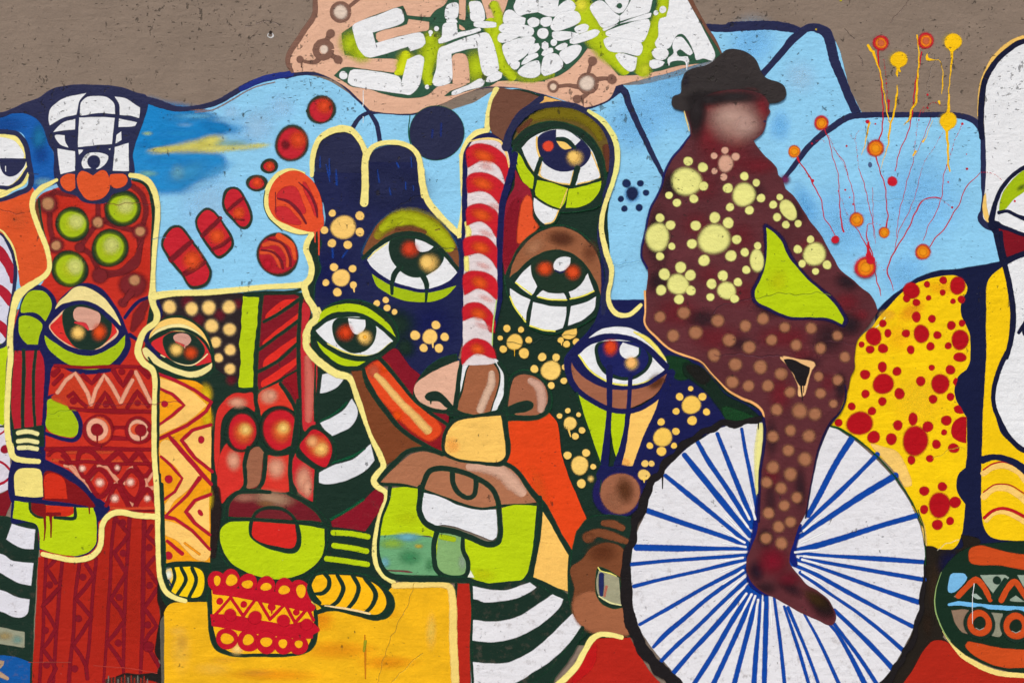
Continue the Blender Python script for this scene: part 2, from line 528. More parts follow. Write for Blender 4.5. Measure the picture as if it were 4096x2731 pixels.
# ================================================================== BACKGROUND OF THE MURAL
sky = part('painted_sky', 'pale blue sky band behind the painted figures, mottled with brighter blue and a yellow cloud on the left', 'sky')
fr('V')
F(SK, "-560,290! 0,262 60,245 120,215 170,200 240,198 300,212 340,235 400,255 450,250 520,225 600,185 690,172 750,185 800,215 860,262 980,262 1000,262 1080,240! 1140,700! 700,720! -560,700!", soft=2)
F(SK, "860,262! 1000,262 1080,240 1150,205 1300,215! 1390,200 1500,190 1650,130 1625,62! 1850,72 1895,70 1925,110 1950,200 1980,262! 2050,262 2200,264 2245,285 2256,360 2262,500 2320,600 2300,620! 2030,720! 1400,740! 1000,700! 840,560!", soft=2)
fr('C')
for x, y, r in ((1500, 700, 500), (1150, 1000, 300), (2100, 330, 260)): G(SK2, x, y, r, a=.45)
fr('H')
for x, y, r in ((900, 500, 420), (1500, 300, 500), (1400, 900, 260)): G(SK2, x, y, r, a=.35)
G((84, 176, 236), 600, 340, 120, 260, a=.4, rot=-18)
fr('D')
G((92, 178, 234), 400, 1010, 120, 170, a=.4); G((200, 226, 240), 560, 620, 200, a=.3)
fr('A')
for x, y, r, a in ((2050, 420, 230, .5), (1700, 1050, 380, .45), (2250, 260, 160, .4), (1850, 300, 110, .4)): G((178, 216, 240), x, y, r, a=a)
cloud = sub(sky, 'blue_haze', 'bright cerulean patch sprayed beside the white crown', 'sky')
F(BL, "1180,230! 1300,270 1480,300 1600,330 1760,420 1700,470 1500,500 1300,540 1150,620! 1070,660! 1090,560 1130,440", soft=90, a=.95); G((20, 150, 222), 1250, 560, 160, 90, a=.8); G((60, 168, 226), 1850, 430, 180, 70, a=.5); G((150, 206, 238), 1480, 400, 90, 30, a=.35); G((150, 206, 238), 1620, 330, 120, 24, a=.5)
G(BL, 1750, 420, 200, 70, a=.8, rot=10)
G((60, 160, 220), 1500, 340, 260, 70, a=.6)
F((26, 142, 212), "1080,600! 1300,640 1700,660 1760,700 1600,800 1480,880 1300,900! 1230,880 1190,800 1075,790!", soft=90, a=.9)
G((60, 160, 215), 1500, 780, 260, 130, a=.7, rot=-15); G((80, 176, 230), 1720, 780, 240, 70, a=.5, rot=-30); G((142, 206, 243), 1850, 540, 260, 90, a=.75); G((142, 206, 243), 1820, 360, 200, 40, a=.5); G((30, 150, 220), 1450, 470, 260, 60, a=.7); G((30, 150, 220), 1350, 690, 240, 60, a=.7); G((142, 206, 243), 1620, 880, 220, 60, a=.6, rot=-20); G((100, 186, 232), 1560, 330, 200, 34, a=.6)
G((180, 215, 150), 1180, 470, 60, 25, a=.6); G((120, 190, 190), 1180, 790, 110, 40, a=.8); G((120, 190, 210), 1420, 780, 90, a=.5)
yc = sub(sky, 'cloud', 'yellow lens-shaped spray cloud', 'sky')
for x, y, rx, ry, a in ((1360, 595, 230, 45, .75), (1560, 570, 260, 75, .8), (1690, 530, 160, 70, .85), (1700, 590, 240, 60, .7), (1900, 580, 260, 45, .6), (2070, 565, 130, 34, .6), (1260, 595, 120, 26, .5)): G((234, 224, 104), x, y, rx, ry, a=a, rot=-8 if x < 1700 else -2)
G((150, 190, 170), 1860, 545, 190, 40, a=.5)
# deep blue gap beside the crown
db = sub(sky, 'deep_blue_gap', 'deep blue strip left of the white crown', 'sky')
F((10, 92, 176), "-1300,345! 0,345 100,305 200,305 300,350 355,430 400,560 430,640 445,800 460,860 400,890 280,920 240,760 190,480 120,450 -1300,440!", soft=3)
G((10, 70, 150), 60, 400, 200, 110, a=.5); G((20, 116, 170), 315, 500, 90, 150, a=.9); G((8, 66, 150), 330, 640, 90, 110, a=.5)
G((110, 170, 200), 350, 860, 110, 60, a=.8)

# ---------------------------------------------------------------- white crown
crown = part('crown_figure', 'white grid-patterned crown with an eye and orange toes, outlined in navy')
fr('A')
F(NV, "-1300,350! -1300,310! 0,305 100,270 200,225 310,185 430,110 560,85 720,80 880,88 1000,110 1100,145 1165,160 1185,205 1170,300 1120,450 1085,550 1062,640 1075,780 1045,830 1055,880 1020,920 900,955 850,1020 740,1030 660,1010 610,965 560,950 490,920 460,880 435,810 430,620 395,560 350,430 290,350 200,308 100,308 0,345", soft=4)
wh = sub(crown, 'crown_panel', 'white panels of the crown', 'white')
for s in ("390,360 400,280 460,220 540,175! 690,150! 640,200 610,320! 500,345 400,405!", "640,300! 650,220 700,180 780,172 860,180 910,230 920,315! 780,305 640,322",
          "920,175! 1000,190 1120,265! 1112,345! 1040,325 960,320! 955,240", "430,460! 500,385 600,355! 600,435! 500,445", "635,345! 780,338 918,347! 895,555! 760,562 625,578!",
          "955,352! 1095,380! 1080,405 950,420!", "440,488 515,485! 520,530 548,582! 480,555", "935,480! 970,455! 970,520! 925,548!",
          "460,590! 600,615! 600,765! 485,795!", "920,580! 1030,545! 1030,770! 905,765!", "628,600! 665,602 632,640!", "870,595! 885,590 880,604!"):
    F(W, s)
F(W, "655,700 690,640 760,620 865,650 850,700 800,745 720,765 670,745")
sub(crown, 'pupil'); D(NV, 752, 697, 53, soft=.08); L(NV, 34, "750,730 752,790")
# ---------------------------------------------------------------- skyline outline
skl = part('skyline_outline', 'navy outline running along the top edge of the painting'); skl.split = True
fr('A'); L(NV, 50, "1140,190,50 1270,230,62 1400,272,44 1500,272,36 1700,235,40 1850,160,42 2000,72,42 2200,18,42 2352,-2,36")
G((150, 110, 96), 1600, 282, 100, 10); L((150, 116, 104), 8, "1560,300,7 1700,282,9 1850,205,10 2010,112,9 2200,58,8", soft=8, a=.7)
fr('B'); L(NV, 50, "330,612,45 400,590,45 500,580,45 600,592,34 720,630,30 850,740,25 960,850,28 1000,900,25 1080,897,25 1300,912,25 1450,885,20 1600,805,20 1750,738,20 1900,700,20 2000,690,22 2200,700,24 2352,738,30")
L((24, 44, 130), 50, "-30,712,40 160,630,50 370,592,45")
L(NV, 28, "1000,905,28 1050,990,35 1082,1140,35"); L(NV, 30, "985,905,28 920,940,34 850,1040,35")
fr('C'); L(NV, 30, "380,750,20 600,832,34 750,864,30 870,832,30 950,792,34 985,752,56 1020,715,70 1045,700,50")
L(NV, 50, "1030,700,60 1080,740,55 1110,830,50 1180,990,45 1300,1240,40 1395,1425,28")
L(NV, 60, "1740,225,60 1900,228,60 2080,208,70 2300,208,68 2450,232,46 2500,250,30")
fr('D'); L(NV, 40, "0,215,75 130,212,75 300,205,72 450,235,45 560,250,40")
L(NV, 60, "560,255,50 640,222,60 700,230,72 770,265,80 800,340,78 830,470,78 880,600,70 940,750,65 1010,900,70 1020,915,60")
L(NV, 50, "600,240,50 500,320,62 400,440,50 260,595,50")
L(NV, 45, "425,1440,30 500,1345,40 640,1165,45 800,1030,50 960,935,50 1100,922,45 1300,920,42 1500,920,42 1700,920,42 1880,937,45 1980,990,50 2020,1080,50 2028,1300,45 2030,1500,45 2040,1568,45 2024,1700,50 2008,1740,60 2050,1800,60 2120,1830,60 2148,1950,50 2190,2100,60")
fr('C'); G((110, 40, 90), 2360, 1440, 60)

# ================================================================== BANNER
ban = part('title_banner', 'peach banner with a ragged brown edge carrying the white word SHOVA')
fr('X')
F(PP, "1262,-120! 1262,60 1220,120 1180,180 1158,220 1152,255 1168,290! 1250,288 1330,317 1400,362 1450,412 1482,442! 1500,446 1640,455 1760,418 1860,374 1950,348 2050,350 2150,370 2250,400 2335,432! 2400,415 2440,392 2462,345! 2500,335 2680,290 2885,226! 2860,190 2760,10 2730,-120!", soft=2)
fr('C'); G((232, 208, 150), 200, 650, 160, 40, a=.7); G((210, 214, 120), 1240, 600, 60, 40, a=.8)
fr('B')
L(BRL, 40, "560,-1300,34 560,-20,36 556,120,40 480,240,42 400,360,42 352,440,40 345,510,36 378,575,24", soft=6)
fr('C'); L((118, 78, 60), 40, "1480,-220 1580,-30,40 1700,195,42 1790,330,38 1850,440,20", soft=5)
L(PP, 20, "1545,-30,18 1640,130,20 1760,350,26 1850,455,20")
halo = sub(ban, 'letter_shadow', 'dark green and lime glow behind the letters')
fr('B')
F(GT, "775,270! 820,240 870,205 1000,140 1262,50! 1300,135! 1480,140! 1530,85 1600,40 1715,-240! 1770,-240! 1900,30 1935,170! 2060,150 2150,-240! 2500,-240! 2400,655! 2300,650 2150,645 2020,650! 1960,690! 1800,722 1660,765 1598,770! 1640,738 1780,672 1550,690 1440,770 1300,785 1130,758 980,712 850,690 800,660 715,605! 790,545 900,550 1220,592! 1225,480 1180,470 1000,468 800,440! 780,330", soft=5)
fr('C')
F(GT, "-20,650! -60,170! 75,160 130,60 200,-240! 1480,-240! 1565,-20 1850,440! 1760,490 1500,530 1250,590 1030,607! 940,500 850,400! 780,390! 740,440 660,530 560,600 430,645 300,655 200,650 60,640", soft=5)
LG = (184, 204, 16); LGY = (206, 216, 10)
L(LG, 110, "690,-60,120 760,120,140 860,300,160 960,420,140 1080,560,80", soft=90); L(LG, 50, "120,560,60 300,640,40 500,600,40", soft=40, a=.5)
L(LG, 70, "10,190,90 30,340,80 60,470,80 180,620,60", soft=50)
L(LG, 90, "1390,-120,90 1390,60,80 1350,170,90 1300,300,110 1230,450,110 1215,570,90", soft=60, a=.95)
G((230, 224, 60), 730, 40, 80); G((200, 210, 40), 1240, 560, 80)
fr('B')
G(LG, 850, 350, 130, 150); G(LG, 930, 420, 120); G(LGY, 1290, 500, 110, 130); L(LGY, 80, "1290,440,60 1250,560,80 1210,590,30", soft=40)
G(LG, 1490, 400, 150, 210); G(LG, 1480, 320, 80); L(LG, 60, "1480,420,90 1450,560,80 1470,660,60", soft=50); G(LG, 1850, 540, 130, 190); L(LG, 60, "1990,40,60 2030,150,60 2000,300,60 2050,480,60", soft=40); G(LG, 1820, 60, 50, 80)
# holes of the letters back to banner colour
use(ban)
for s in ("1050,275 1250,215 1300,200! 1312,160! 1470,162! 1465,240 1400,255 1230,290 1070,335 1050,310", "1655,500 1665,450 1710,430 1760,440 1785,500 1795,662! 1700,680! 1665,668!", "1716,200! 1762,240 1740,245 1716,230", "1716,-240! 1768,-240! 1760,160! 1714,152!"):
    F(PP, s, soft=6)
L(GT, 26, "1300,140 1480,160,34 1700,180,30 1950,185,26")
def letter(txt, shapes, frame, dots=''):
    sub(ban, 'letter', 'white letter %s' % txt, 'white'); fr(frame)
    for s in shapes: F((236, 238, 242), s, soft=4, wobble=.35)
    for t in dots.split():
        x, y, r = map(float, t.split(',')); D((236, 238, 242), x, y, r, soft=.1)
letter('S', ["862,210 900,182 1060,125 1220,68 1248,80 1272,170 1240,195 1130,232 1020,262! 1042,348! 1400,265 1425,278 1442,350 1420,375 1325,412! 1305,375! 1000,462 965,455 910,390 875,290",
             "845,570 870,560 1235,622 1252,665! 1300,480! 1400,442 1428,460 1420,560 1388,695 1320,760 1280,755 850,682 825,662"], 'B', "787,605,33 1532,232,20 1485,262,18 1483,285,9 1457,698,18")
letter('H', ["1620,42 1690,25 1706,38 1697,140 1670,160 1605,150 1600,110", "1612,165 1690,160 1700,180 1615,188", "1590,197 1690,185! 1702,265! 1780,250 1880,228 1887,242 1700,305 1550,348 1545,322 1572,300",
             "1795,22 1880,18 1905,60 1915,160 1880,178 1812,165 1800,80", "1830,187 2010,188 2012,213 1900,225 1832,210", "1555,392 1600,370 1930,265 1965,300 2030,550 2020,580 1930,610 1905,590 1862,385! 1780,395 1650,432! 1655,640 1640,664 1530,692 1502,665 1530,560",
             "1930,632 2030,575 2058,590 2050,625 1960,660 1928,655", "1655,742 1790,680 1890,632 1915,650 1900,690 1780,722 1680,762 1655,762"], 'B')
letter('O', ["190,60 210,0 230,-240! 380,-240! 385,100! 290,112 230,130 212,110", "395,-240! 590,-240! 540,60! 600,12 640,5 685,50 665,100! 480,135 388,102!", "130,90 175,85 230,130 285,150! 275,205! 120,195 105,160",
             "75,215 100,195 330,220 352,255 330,290 100,265 72,240", "65,290 80,270 240,290 200,310 100,345 65,330", "100,372 130,345 330,295 360,318 345,360 270,460 150,520! 110,430", "300,170 340,142 395,165 385,205 330,220",
             "408,155 450,140 492,148 485,200 430,215 405,195", "520,142 560,105 700,100 725,160 700,190 520,250 485,220", "675,230 760,195 792,215 780,245 700,268", "498,265 600,255 715,280 560,328 510,315", "638,325 840,240 876,255 860,285 670,355 640,348",
             "418,350 440,335 465,350 460,400 435,405 415,385", "520,388 600,345 620,358 610,385 545,405", "412,440 440,400 500,390 505,415 430,450", "305,440 350,355 385,350 400,380 370,415 320,440", "250,520 300,450 380,430 388,450 330,485 280,515",
             "160,522 220,490 238,505 225,545 190,558", "222,580 300,510 390,490 400,520 395,600 340,625 250,608", "412,530 440,450 530,435 585,510 570,550 430,608 412,590", "555,435 600,390 700,362 732,382 700,450 610,515 585,490"], 'C', "423,270,44 510,343,27")
letter('V', ["800,60 840,20 895,10 1000,110 1035,130! 1030,175 900,225 860,170", "920,10! 960,-60! 1120,-60! 1100,40 1060,100 1030,110 990,95", "1042,172! 1040,130! 1080,90 1160,-60! 1310,-60! 1270,100 1250,108", "900,238 1000,205 1290,110 1285,135 1030,195 908,250",
             "925,265 1050,210 1270,160 1280,190 1230,330 1200,345 930,285", "910,320 935,305 1210,350 1218,400 1195,445 1080,425 950,405", "1005,442 1030,428 1175,465! 1155,560 1120,575 1060,530"], 'C', "1327,106,20 1382,80,28")
letter('A', ["1430,60 1440,-60! 1545,-60! 1795,420 1800,450 1780,485 1700,470 1650,482 1640,440! 1600,350 1540,275 1500,280 1470,320 1430,387 1335,385 1320,345 1345,300 1348,200 1360,155 1410,140!", "1460,370 1480,310 1530,300 1560,330 1620,430 1600,445 1560,422 1520,395 1490,420 1510,455 1580,455 1592,480 1572,560! 1560,495 1440,500 1430,530! 1420,480 1470,425",
             "1295,422 1320,392 1410,395 1428,430 1400,475 1330,475", "1280,490 1310,480 1395,502 1380,525 1300,552 1278,530"], 'C')
D(GT, 1035, 50, 22); D(GT, 1030, 190, 10)
L(W, 8, "1778,470,10 1776,495,3"); L(W, 10, "1574,500,14 1574,560,6")
fr('B'); L(W, 8, "946,725,4 945,830,9 942,850,8", soft=2); L(W, 6, "946,935,6 946,985,2", soft=2)
def molecule(ring, arms, blobs, white=None):
    sub(ban, 'molecule_sign', None)
    for a_ in arms: L(BRL, 30, a_, soft=7)
    for b_ in blobs.split():
        x, y, r = map(float, b_.split(',')); D(BRL, x, y, r, soft=.2)
    x, y, r, w = ring
    L(BRL, w, ' '.join('%f,%f' % (x + r * math.cos(t * .5236), y + r * math.sin(t * .5236)) for t in range(12)), closed=True, soft=7)
    if white: D((226, 206, 190), *white, soft=.3)
fr('B')
molecule((765, 100, 70, 32), ["840,52,26 930,-20,26"], "", (765, 100, 52))
molecule((628, 400, 62, 50), ["640,340,34 690,270,40", "610,455,40 560,500,34 500,500,22 430,480,20", "680,440,34 750,480,34", "452,500,14 452,540,8", "764,490,20 766,515,8"], "685,272,34 440,478,28 745,480,34", (632, 398, 32))
fr('C')
molecule((783, 670, 68, 38), ["785,600,26 800,540,26 820,490,28", "850,635,34 930,630,28 980,640,28", "700,695,34 620,685,26 540,695,24", "790,730,40 760,765,34 700,800,30", "742,790,14 746,860,5"], "820,492,36 975,637,38 505,695,46 697,795,34", (775, 668, 56))
D((226, 200, 178), 505, 697, 26, soft=.3)

# ================================================================== FAR LEFT FIGURE
edge = part('edge_face', 'orange face at the left edge with one navy eye, cut by the frame')
fr('E')
F(OR2, "-1300,-380! 60,-400 130,-440 250,-505 275,-470 250,-360 265,-280 330,-150 385,20 395,100 370,180 300,240 195,320! 165,290 150,200 130,60 60,-80 -1300,-200!")
fr('A')
G((226, 100, 50), 150, 1150, 150, a=.5)
sub(edge, 'eye_patch', 'cream and white eye patch')
F(CR, "-1300,470! 60,475 140,490 190,560 218,680 235,800 150,880 0,990 -1300,1030!")
F(W, "-1300,512! 80,512 140,552 188,665 -1300,660!")
F(W, "-1300,690! 210,690! 200,740 130,840 70,885 -1300,890!")
F(NV, "0,690! 212,688! 190,740 130,800 80,812 30,790 5,740"); L(W, 6, "45,730,6 45,770,6")
L(NV, 20, "-1300,664 210,682,24")
L(NV, 40, "-1300,455 80,460,36 145,478,38 205,560,40 230,680,40 250,830,44 235,900,40 140,950,40 0,1000,30 -1300,1050,30")
L(NV, 30, "-1300,905 0,900,28 80,905,34 160,850,36 225,750,26"); L(CR, 22, "228,800,8 200,860,22 130,905,22 0,955,20")
sub(edge, 'candy_stripe', 'red and white curved stripes')
fr('E')
F((214, 214, 232), "-1300,-200! 0,-140 60,-60 128,60 140,200 110,400 70,740 -1300,760!")
for s in ("-1300,-60 -40,-20,70 30,60,80 100,190,70 100,250,40", "-1300,300 -40,300,70 30,340,78 90,420,66", "-1300,560 -60,570,60 20,620,76 70,700,50"): L((176, 24, 48), 66, s)
F(LI, "-1300,775! 60,775 50,900 40,1100 25,1395 -1300,1395!")
F((220, 214, 226), "-1300,1400! 50,1420 70,1560 80,1700 80,1900 -1300,1960!")
L(DG, 14, "-1300,1395 40,1410"); 
fr('Q')
for s in ("-1300,560 0,470,12 40,440,12", "-1300,600 0,690,16 85,760,18", "-1300,900 0,870,20 80,820,18"): L((176, 16, 48), 14, s)
D((150, 14, 40), 40, 592, 34)
F((126, 16, 30), "-1300,1000! 0,950 80,910! 90,1000 60,1080 20,1150 -1300,1140!"); F(CR, "-1300,1150! 20,1150 10,1200 -1300,1230!")
fr('A'); L(NV, 25, "-1300,1215 0,1268,14 60,1340,24 110,1450,30 125,1550,28 100,1800,28 72,1960,26 62,2100,26 30,2160,34 -1300,2170,34")
L(CR, 14, "-1300,1205 0,1240,12 60,1300,16 110,1390,14 150,1560,8")
# striped column lower left
sub(edge, 'striped_leg', 'green and white striped leg at the lower left', 'white')
fr('I')
F(DG, "-1300,240! 70,240 110,260 290,290 310,420 300,600 280,900 265,1250 250,2460! -1300,2460!", soft=5)
for s in ("100,295! 190,325 282,338! 268,495! 200,490 120,460 55,415!", "-1300,510! 0,535 100,590 265,608! 250,785! 150,762 60,715 0,680 -1300,640!", "-1300,820! 0,825 130,880 235,900! 215,1010 170,1038 100,1030 0,990 -1300,950!"):
    F((222, 222, 232), s, soft=6)
F((150, 152, 130), "-1300,1110! 0,1120 100,1145 198,1160! 195,1280! 0,1252 -1300,1240!", soft=6); G((170, 150, 100), 40, 1190, 90, 50, a=.7); G((120, 160, 150), 140, 1220, 60, 50, a=.7)
F((10, 84, 160), "-1300,1350! 0,1345 140,1362 245,1400! 240,1568 235,2460! -1300,2460!")
L((180, 150, 120), 20, "0,1400,34 30,1400,20 0,1440,14", soft=8); L((180, 150, 120), 20, "-10,1490,40 60,1530,22", soft=10)

# ================================================================== TOTEM FACE (red, left)
totem = part('totem_face', 'tall red totem face with green balls, zigzags and a large almond eye, left of the blue sky')
fr('A')
RT = (196, 44, 28)
F(RT, "290,1000! 330,960 470,900 600,860! 1040,840! 1120,850 1190,920 1225,1010 1225,1400! 1235,3400! 1235,4000 400,4000 300,3300! 100,2200 140,1900 350,1650 400,1500")
F((112, 64, 36), "290,1010 310,1000 315,1100 345,1200 380,1420 340,1260 290,1150", soft=4)
for x, y, r, a in ((560, 1000, 200, .6), (1080, 1500, 180, .6)): G((214, 50, 30), x, y, r, a=a)
net = sub(totem, 'vein_pattern', 'maroon vein lines with tan knots')
for s in ("440,930 390,1000 400,1110 400,1200 420,1300 450,1365", "785,1040 785,1180", "783,1180 700,1290 640,1380", "840,1170 950,1215 1122,1252", "1060,890 1130,950 1170,1080 1150,1180 1125,1250", "640,1380 720,1430 790,1560 830,1600", "1110,1290 1120,1400 1100,1470", "450,940 600,960", "850,1040 860,1140 800,1190"):
    L(MAR, 36, s, soft=16, a=.85)
F(MAR, "800,1560! 950,1560 1080,1450! 1150,1300 1130,1400 1110,1520 1000,1590 900,1610 760,1640", soft=14, a=.9)
D(MAR, 800, 1605, 62, soft=.3); D(MAR, 1065, 1680, 105, 100, soft=.3); D(MAR, 985, 1820, 38, soft=.3); L(MAR, 30, "1050,1740,60 990,1820,36", soft=14)
L(MAR, 50, "1180,1800,40 1110,1930,90 1060,2040,36", soft=20, a=.85)
for x, y, r in ((385, 1030, 78), (783, 1180, 52), (1122, 1252, 62), (450, 1365, 60), (640, 1380, 40)): D(MAR, x, y, r, soft=.35)
for x, y, r in ((385, 1030, 46), (783, 1180, 38), (1122, 1252, 36), (450, 1365, 36), (1078, 1642, 40)): D((190, 134, 92), x, y, r, soft=.35)
for i, (x, y, r) in enumerate(((582, 1195, 138), (985, 1070, 145), (880, 1385, 150), (558, 1552, 148))):
    sub(totem, 'green_ball')
    D(DG, x, y, r, r * 1.0, soft=.06, halo=(60, 40, 30)); G(DG, x, y, r * 1.12, a=.4)
    D(LI2, x, y, r * .84, soft=.16, halo=(90, 110, 20)); G((214, 220, 40), x, y, r * .75, a=.6)
    G(GLOWL, x + (30, 20, 15, 45)[i], y - 22, r * .62); G(GLOWL, x + (30, 20, 15, 45)[i], y - 22, r * .4, a=.7)
fr('A')
use(totem); L(DG, 20, "1060,840,14 1140,862,20 1195,920,32 1222,1010,36 1228,1120,26 1218,1300,18 1210,1568,16 1208,1700,12")
L(DG, 12, "310,990,16 325,1120,14 350,1250,10 380,1400,8")
fr('A')
use(crown); F(NV, "435,740! 600,760 700,750 900,770 1060,740! 1045,830 1055,880 1020,920 900,955 850,1020 740,1030 660,1010 610,965 560,950 490,920 460,880", soft=4)
for s in ("460,590! 600,615! 600,765! 485,795!", "920,580! 1030,545! 1030,770! 905,765!"):
    use(wh); F(W, s)
use(crown); F(NV, "600,730! 660,760 720,775 790,770 900,745! 900,800 610,800!", soft=3)
toes = sub(crown, 'toe', 'three orange toes under the crown')
for s in ("485,830 540,795 600,795! 605,905! 570,930 530,920 490,880", "618,830 650,770 690,775 745,808! 810,765 850,775 878,850 870,930 800,995 700,998 640,930", "885,800 940,792 1000,798 1022,840 990,890 930,908 890,890 878,850"):
    F(OR2, s)

# green sleeve, eye
eye = sub(totem, 'eye', 'big almond eye with a red eyeball, pink glint and lime lower lid')
fr('E')
F(NB, "150,500 200,350 290,282 400,330 455,430 420,540! 480,400 560,320 680,265 800,300 900,410 970,530 1015,640 1045,760 990,880 900,960 740,990 600,980 480,930 420,930 395,1080 370,1300 360,1800! 100,1800! 75,1300 90,900 100,700 120,600", soft=5)
for s in ("170,500 200,380 250,328 320,325 360,340 410,400 415,450 390,520 362,570! 320,520 260,498 220,498", "160,535 220,525 270,540 340,600 315,680 302,755! 220,755! 160,680 150,610"): F(LI2, s)
F(CRP, "442,470 470,420 520,370 600,300 680,295 760,330 850,400 920,500 970,605! 900,570 800,490 700,430 580,415 500,430")
F((238, 190, 150), "393,615 430,550 510,480 620,450 740,450 840,515 950,655 870,742 760,798 620,795 480,725")
F((216, 44, 40), "402,615 430,580 510,505 620,455 740,452 840,520 935,655 880,715 750,788 620,785 490,715")
F(DG, "505,500 560,450 700,440 830,500 892,590 872,700 800,772 700,802 600,770 535,690 507,590", soft=5)
L((232, 190, 150), 10, "790,790,8 860,740,10 940,660,5")
F((214, 160, 140), "590,500 620,458 700,465 800,512 805,560 770,620 720,642 690,610! 640,580 600,560")
L((214, 50, 60), 18, "600,580,10 680,600,30 710,640,10", soft=10)
G(PEF, 625, 662, 75, 80); D(PEF, 625, 660, 36, soft=.5); G(OR, 795, 655, 80, 90)
L(NB, 30, "365,600,40 430,530,34 540,442,32 650,418,30 760,450,32 880,545,36 985,655,30")
L(NB, 34, "365,630,40 450,722,40 560,790,36 700,818,34 800,805,34 900,745,32 985,660,26")
F(LI2, "357,680! 430,735 560,815 700,848 820,820 930,755 1003,680! 990,780 920,880 820,942 700,955 560,915 430,830 372,750")
L(NB, 28, "1000,540,26 1060,460,28 1130,400,26 1195,375,22"); L(NB, 28, "1040,680,34 1110,725,22")
use(totem)
sub(totem, 'ribbed_sleeve', 'crimson sleeve with dark vertical ribs and pale bands below')
F((176, 26, 42), "118,805! 320,805! 350,880 350,1150 330,1430! 110,1440! 90,1250 98,1000", soft=3)
L(DG, 30, "190,800,26 192,1000,30 182,1250,28 186,1445,26"); L(DG, 28, "288,805,24 270,1000,26 270,1200,22 284,1440,22"); L(DG, 14, "112,800,14 88,1100,14 85,1300,16 108,1450,20")
F(DG, "100,1435! 240,1415 350,1400! 355,1568! 110,1568!", soft=4)
fr('Q')
for s in ("145,462 190,452 250,452 300,468", "145,528 220,522 300,535", "150,580 220,578 300,590"): L((240, 232, 160), 32, s, soft=8)
L(CR, 46, "85,560,50 100,640,50 130,668,44 220,682,42 310,688,38")
F(DG, "110,700! 200,712 330,720! 340,755! 110,760!", soft=5); F(NB, "160,640 220,610 330,650 345,720 330,1000 100,1020 100,700 200,700 330,705", soft=4)
L(CR, 46, "85,560,50 100,640,50 130,668,44 220,682,42 310,688,38")
F((244, 226, 130), "122,790 150,755 320,755 335,790 345,970! 230,972 122,960!", soft=4)
# lips
lips = sub(totem, 'lips', 'dark red lips over a lime chin with red drips')
F(NB, "350,670! 460,720 560,770 680,870 790,980 890,1060! 850,1110 790,1170! 760,1100 740,1060! 350,1010!", soft=4)
F((128, 14, 20), "365,770 450,780 530,830 600,870 700,960 760,1050 700,1058 550,1030 420,1012 350,1010!", soft=3)
F((206, 44, 20), "365,800 410,782 470,800 515,840 530,900 540,985! 360,985!", soft=5)
L(NB, 36, "120,985,40 250,995,36 400,1020,30 550,1035,26 700,1060,24")
F(NB, "290,1190! 240,1170 100,1180 90,1110 110,1000 260,1020 620,1050 760,1070 780,1120 785,1280 775,1350 740,1400 640,1450 560,1440 420,1415 310,1390! 312,1260", soft=4)
F(LI, "118,1005! 230,1020 500,1050 745,1060! 765,1120 775,1250 765,1350 710,1410 620,1442 520,1435 400,1410 320,1385! 315,1240 290,1190 220,1165 105,1140!", soft=3)
F((128, 16, 20), "250,1020! 350,1030 370,1040! 370,1140! 300,1140 255,1110", soft=4); F((206, 44, 20), "370,1038! 480,1048 585,1055! 588,1105 560,1122 370,1125!", soft=4)
L(DG, 22, "240,1020,20 248,1090,16 300,1130,14 360,1140,12"); L(DG, 26, "600,1060,20 600,1140,28 520,1142,28 440,1135,22"); L((128, 14, 20), 22, "380,1110,26 480,1108,22", soft=6)
for s in ("360,1130,22 362,1240,12 352,1320,5", "408,1130,24 410,1200,14 408,1295,9", "715,1060,12 718,1105,8"): L((128, 14, 20), 10, s, soft=3)
use(totem)
fr('E')
F(LI2, "385,1200 440,1180 520,1210 560,1280 600,1310 632,1400 615,1475 570,1495 470,1480 400,1450 368,1400 378,1300", soft=3)
L(NB, 34, "385,1180,26 450,1165,30 530,1200,34 600,1290,36 645,1385,34 635,1480,34 590,1518,32 500,1510,28 370,1465,26")
# zigzag band
zz = sub(totem, 'zigzag_band', 'pink and maroon zigzag lines across the cheek')
F((210, 64, 34), "460,1150 600,985 760,1180 840,1000 960,1220 1080,970 1220,1230! 1220,1260! 600,1260! 420,1180", soft=20, a=.8)
for s in ("460,1140! 530,1040 600,985 640,1040 700,1140 730,1235", "735,1220 770,1110 835,1000 900,1090 965,1215", "970,1215 1020,1110 1060,1040", "1085,975 1150,1100 1205,1215"): L((230, 160, 130), 28, s.replace('!', ''), soft=10, zig=True)
for s in ("440,925,26 700,940,22 900,930,28 1130,935,24", "430,990,50 470,960,36", "665,1000,36 735,1065,32 795,1000,36", "905,960,36 985,1085,32 1055,975,38", "1120,940,40 1190,1020,26", "430,1070,30 500,1000,30", "550,1170,30 590,1140,34 630,1200,30 690,1250,28", "770,1260,30 845,1140,38 920,1270,30", "1020,1260,30 1100,1130,38 1190,1250,30", "570,1268,26 700,1280,28 900,1288,40 1220,1292,24", "1200,1000,20 1150,940,20"): L(DR, 30, s, soft=7, zig=True)
DD(DR, "975,972,27 850,1232,28 1103,1222,26 590,1205,30", .1)
gl = sub(totem, 'goggle_rings', 'pair of maroon rings with pink centres and drips')
fr('Q')
L(DR, 30, "900,425,40 1020,420,30"); L(DR, 30, "900,500,40 1040,510,30"); F((200, 44, 30), "920,440 1000,440 1000,475 920,475")
for x, y, r, ry in ((788, 440, 122, 132), (1110, 440, 112, 112)): D(DR, x, y, r, ry, soft=.05)
D((216, 80, 44), 800, 440, 90, 105, soft=.08); D((236, 170, 140), 778, 435, 84, 92, soft=.08); D((232, 170, 140), 1108, 440, 78, 86, soft=.08); D((216, 80, 44), 1095, 432, 46, soft=.15)
